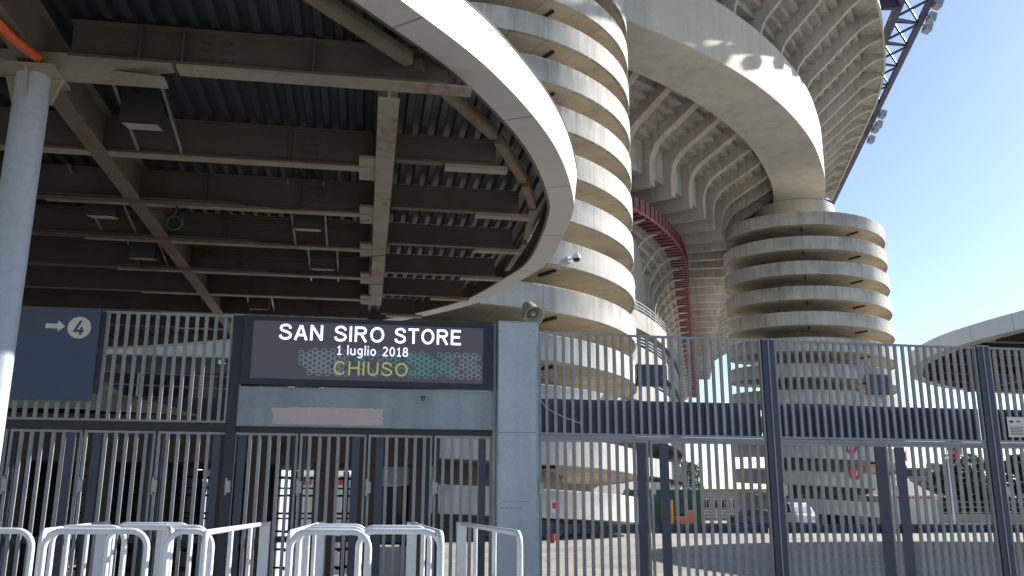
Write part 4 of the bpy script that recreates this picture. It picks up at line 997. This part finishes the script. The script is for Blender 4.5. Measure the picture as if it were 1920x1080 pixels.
# parked cars
def car(lab, cx, cy, rz, body, L=4.2, Wd=1.75, H=1.5, van=False):
    t = thing('parked_' + ('van' if van else 'car'), lab, 'van' if van else 'car', (0, 0, 0)); 
    if van: prof = [(-L / 2, .35), (L / 2, .35), (L / 2, .95), (L / 2 - .35, 1.15), (L / 2 - 1.1, H - .08), (L / 2 - 1.5, H), (-L / 2 + .1, H), (-L / 2, H - .2)]
    else: prof = [(-L / 2, .32), (L / 2, .32), (L / 2, .7), (L / 2 - .2, .86), (L / 2 - 1.1, .95), (L / 2 - 1.75, H - .06), (L / 2 - 2.1, H), (-L / 2 + 1.0, H), (-L / 2 + .35, .98), (-L / 2, .9)]
    mb = MB(); mb.prism([(x, -Wd / 2, z) for x, z in prof], (0, Wd, 0)); b = obj('body', mb, body, t)
    bv = b.modifiers.new('bevel', 'BEVEL'); bv.width = .08; bv.segments = 3; bv.limit_method = 'ANGLE'
    mb = MB(); zt = H - .12; zb = 1.2 if van else .98; fx_ = L / 2 - (1.2 if van else 1.85); rx_ = -L / 2 + (2.4 if van else 1.05)
    for s in (-1, 1):
        y = s * (Wd / 2 + .004); mb.prism([(rx_ - (0 if van else .4), y, zb), (fx_ + (.15 if van else .55), y, zb), (fx_ - .1, y, zt), (rx_ + .05, y, zt)], (0, s * .01, 0))
    obj('side_window', mb, M['glass_dark'], t)
    mb = MB(); x0, z0, x1, z1 = (L / 2 - .42, 1.22, L / 2 - 1.05, H - .18) if van else (L / 2 - 1.2, 1.0, L / 2 - 1.72, H - .1)
    mb.add([(x0 + .03, -Wd / 2 + .12, z0), (x0 + .03, Wd / 2 - .12, z0), (x1 + .03, Wd / 2 - .2, z1), (x1 + .03, -Wd / 2 + .2, z1)], [(0, 1, 2, 3)]); obj('windscreen', mb, M['booth'] if van else M['glass_dark'], t)
    for x in (-L / 2 + .8, L / 2 - .8):
        for s in (-1, 1):
            mb = MB(); mb.lathe([(.18, -.1), (.31, -.09), (.31, .09), (.18, .1)], (x, s * (Wd / 2 - .06), .31), (0, 1, 0), 18); obj('wheel', mb, M['rubber'], t)
    for s in (-1, 1):
        mb = MB(); mb.obox((L / 2 - .02, s * (Wd / 2 - .3), .72), (1, 0, 0), (0, 1, 0), (0, 0, 1), .08, .34, .16); obj('headlight', mb, M['lamp_glass'], t)
    t.location = (cx, cy, 0); t.rotation_euler = (0, 0, rz)
    return t
car('dark car parked in the shade left of the far tower', 20.3, 76.0, R(10), M['navy'])
car('pale van parked at the foot of the far tower', 24.6, 81.0, R(-75), M['truck_white'], 4.8, 1.9, 2.05, True)
# flagpoles
def flagpole(lab, x, y, h, flag, drop):
    t = thing('flagpole', lab, 'flagpole', (x, y, 0), 'flagpoles in front of the trees')
    obj('pole', MB().tube([(x, y, 0), (x, y, h)], .07, 10, True, [.09, .05]), M['white_tube'], t)
    mb = MB(); vs = []; n = 10; mrows = 8
    for j in range(mrows):
        f = j / (mrows - 1)
        for i in range(n):
            u = i / (n - 1); rad = .08 + u * (.45 + .25 * f)
            vs.append((x + rad * math.cos(1.2 * math.sin(u * 9 + f)) * (1 if drop > 0 else -1), y - .3 * u * math.sin(u * 11 + 2 * f), h - .15 - abs(drop) * f - .5 * u * u * (1 - f * .3)))
    mb.add(vs, [(j * n + i, j * n + i + 1, (j + 1) * n + i + 1, (j + 1) * n + i) for j in range(mrows - 1) for i in range(n - 1)])
    obj('flag', mb, flag, t, smooth=80)
flagpole('leftmost flagpole with limp white flag', 38.3, 80, 8.2, M['flag_w'], 1.5)
flagpole('middle flagpole with limp red flag', 38.75, 80.3, 7.9, M['flag_r'], 1.7)
flagpole('rightmost flagpole with limp white flag', 39.3, 80.2, 8.4, M['flag_w'], 1.9)
# apartment block and slab roof
t = thing('apartment_building', 'grey apartment block far behind the white tent', 'building', (78, 172, 0))
mb = MB(); mb.box(68, 172, 0, 86, 184, 8.6); obj('wall', mb, M['flat_block'], t)
mb = MB(); mb.box(67.5, 171.5, 8.6, 86.5, 184.5, 9.0).box(72, 174, 9.0, 75, 178, 10.2).box(80, 174, 9, 81, 176, 10); obj('roof', mb, M['core'], t)
for j in range(3):
    mb = MB(); mb.box(68, 170.6, 1.2 + 2.6 * j, 86, 171.98, 1.4 + 2.6 * j).box(68, 170.5, 1.42 + 2.6 * j, 86, 170.6, 2.2 + 2.6 * j); obj('balcony', mb, M['beige_wall'] if j == 1 else M['flat_block'], t)
    mb = MB()
    for k in range(9): mb.box(68.6 + 1.95 * k, 171.9, 1.5 + 2.6 * j, 69.7 + 1.95 * k, 171.985, 3.4 + 2.6 * j)
    obj('windows', mb, M['glass_dark'], t)
t = thing('bus_shelter', 'long pale flat canopy roof between the tent and the trees', 'shelter', (56, 112, 0))
mb = MB(); mb.box(49, 110, 4.0, 63, 114, 4.35); obj('roof', mb, M['beige_wall'], t)
for k in range(4):
    obj('leg', MB().tube([(50 + 4 * k, 112, 0), (50 + 4 * k, 112, 4.0)], .12, 10), M['zinc'], t)
mb = MB(); mb.box(30, 100, 0, 120, 100.4, 1.0); tag(obj('yard_wall', mb, M['beige_wall']), 'low pale wall along the far side of the yard', 'wall')
mb = MB(); 
for z in (1.15, 1.7, 2.25): mb.box(30, 100.15, z, 120, 100.22, z + .06)
for k in range(46): mb.box(30 + 2 * k, 100.12, 1.0, 30.1 + 2 * k, 100.22, 2.3)
tag(obj('yard_fence', mb, M['zinc']), 'grey metal fence standing on the low far wall', 'fence')
# grille of vertical bars behind the near tower
mb = MB()
for k in range(40): mb.box(1.5 + .3 * k, 78, 0, 1.62 + .3 * k, 78.1, 5.6)
mb.box(1.5, 78, 5.6, 13.6, 78.1, 5.75); tag(obj('grille_fence', mb, M['dark']), 'tall dark grille of upright bars behind the green container', 'fence')
# stadium base at the far left, behind the turnstiles
t = thing('concrete_ramp', 'pale wedge shaped concrete ramp under the canopy, behind the barred panel', 'ramp', (-14, 29, 0))
mb = MB(); mb.prism([(-21, 28, 6.60), (-7.5, 28, 6.82), (-7.5, 28, 6.12), (-21, 28, 6.68)][:3] + [(-21, 28, 6.5)], (0, .3, 0)); obj('parapet', mb, M['wallc'], t)
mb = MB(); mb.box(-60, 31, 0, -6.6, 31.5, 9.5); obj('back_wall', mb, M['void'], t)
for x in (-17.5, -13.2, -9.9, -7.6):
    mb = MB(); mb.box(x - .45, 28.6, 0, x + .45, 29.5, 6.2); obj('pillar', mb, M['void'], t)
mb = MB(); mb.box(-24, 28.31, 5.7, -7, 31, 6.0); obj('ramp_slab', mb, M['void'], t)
t = MB(); random.seed(11)
pts = [(-7.6, 3.02), (-5.15, 3.02), (-5.15, 3.25), (-5.75, 3.38), (-6.05, 3.62), (-7.2, 3.66), (-7.5, 3.45)]
gx = 26; gy = 8; vs = []
def th_(u):
    prof = [(0, .05), (.04, .5), (.12, .66), (.45, .62), (.55, .42), (.8, .28), (1.0, .06)]
    for (a, za), (b, zb) in zip(prof[:-1], prof[1:]):
        if a <= u <= b: return za + (zb - za) * (u - a) / (b - a)
    return .05
for j in range(gy):
    for i in range(gx):
        u = i / (gx - 1); v = j / (gy - 1); edge = math.sin(PI * min(1, v * 1.0 + .001)) ** .35
        p = fp(-7.3 + 2.9 * u, 3.005 + th_(u) * edge + random.uniform(-.02, .02) * edge, -(4.4 + 2.0 * v)); vs.append(p)
n0 = gx * gy
t.add(vs, [(j * gx + i, j * gx + i + 1, (j + 1) * gx + i + 1, (j + 1) * gx + i) for j in range(gy - 1) for i in range(gx - 1)])
tag(obj('tarpaulin', t, M['tarp'], smooth=50), 'heap covered with beige tarpaulin lying on the turnstile roof', 'tarpaulin')
# ------------------------------------------------------------------ trees
def tree(lab, x, y, h, rad, leaf, n=900, base_h=.25, seed=1):
    random.seed(seed); t = thing('tree', lab, 'tree', (x, y, 0), 'trees beyond the yard')
    mb = MB(); mb.tube([(x, y, 0), (x + .1, y, h * .3), (x - .1, y, h * .7)], .2, 8, True, [.32, .22, .08])
    for k in range(7):
        a = k * 2.4; z0_ = h * (.25 + .06 * k); mb.tube([(x, y, z0_), (x + math.cos(a) * rad * .5, y + math.sin(a) * rad * .5, z0_ + h * .15)], .08, 6, True, [.1, .03])
    obj('trunk', mb, M['trunk'], t)
    cl = []
    for k in range(26):
        a = random.uniform(0, 2 * PI); f = random.random(); z = h * (base_h + (1 - base_h) * f); rr = rad * math.sin(PI * (.15 + .8 * f)) * random.uniform(.3, 1.0)
        cl.append((x + rr * math.cos(a), y + rr * math.sin(a), z, random.uniform(.25, .5) * rad))
    mb = MB()
    for k in range(n):
        cx, cy, cz, cr_ = random.choice(cl); d = Vector((random.gauss(0, 1), random.gauss(0, 1), random.gauss(0, .8))).normalized() * cr_ * random.uniform(.5, 1.05)
        c = Vector((cx, cy, min(cz + d.z, h))) + Vector((d.x, d.y, 0)); a = Vector((random.gauss(0, 1), random.gauss(0, 1), random.gauss(0, 1))).normalized(); b = a.orthogonal().normalized(); s = random.uniform(.2, .42)
        mb.add([c - a * s, c + b * s * .6, c + a * s, c - b * s * .6], [(0, 1, 2, 3)])
    obj('crown', mb, leaf, t, recalc=False)
TREES = [(24.8, 142, 9.5, 4.2, 'a', 'dark tree behind the low beige building'), (28.5, 150, 8.6, 3.6, 'b', 'paler tree right of the dark one behind the low building'),
         (52.5, 106, 7.6, 3.2, 'a', 'tall dark tree right of the flagpoles'), (56.6, 118, 6.2, 3.4, 'a', 'rounded dark tree left of the right hand double post'),
         (62.2, 110, 7.8, 3.4, 'a', 'dark tree at the right edge beyond the double post'), (67.5, 114, 7.2, 3.6, 'a', 'last dark tree cut by the right edge'),
         (46.8, 104, 3.4, 2.0, 'b', 'small yellowish green shrub tree beside the tent roof'), (58, 104, 2.9, 2.2, 'b', 'low bright green bushy tree behind the far fence'), (64.8, 104, 2.9, 2.0, 'b', 'low bright green bushy tree near the right edge')]
translucent(M['leaf_a'], .2); translucent(M['leaf_b'], .3)
for i, (x, y, h, r, l, lab) in enumerate(TREES): tree(lab, x, y, h, r, M['leaf_' + l], 3600 if h > 5 else 1000, .12, i + 20)
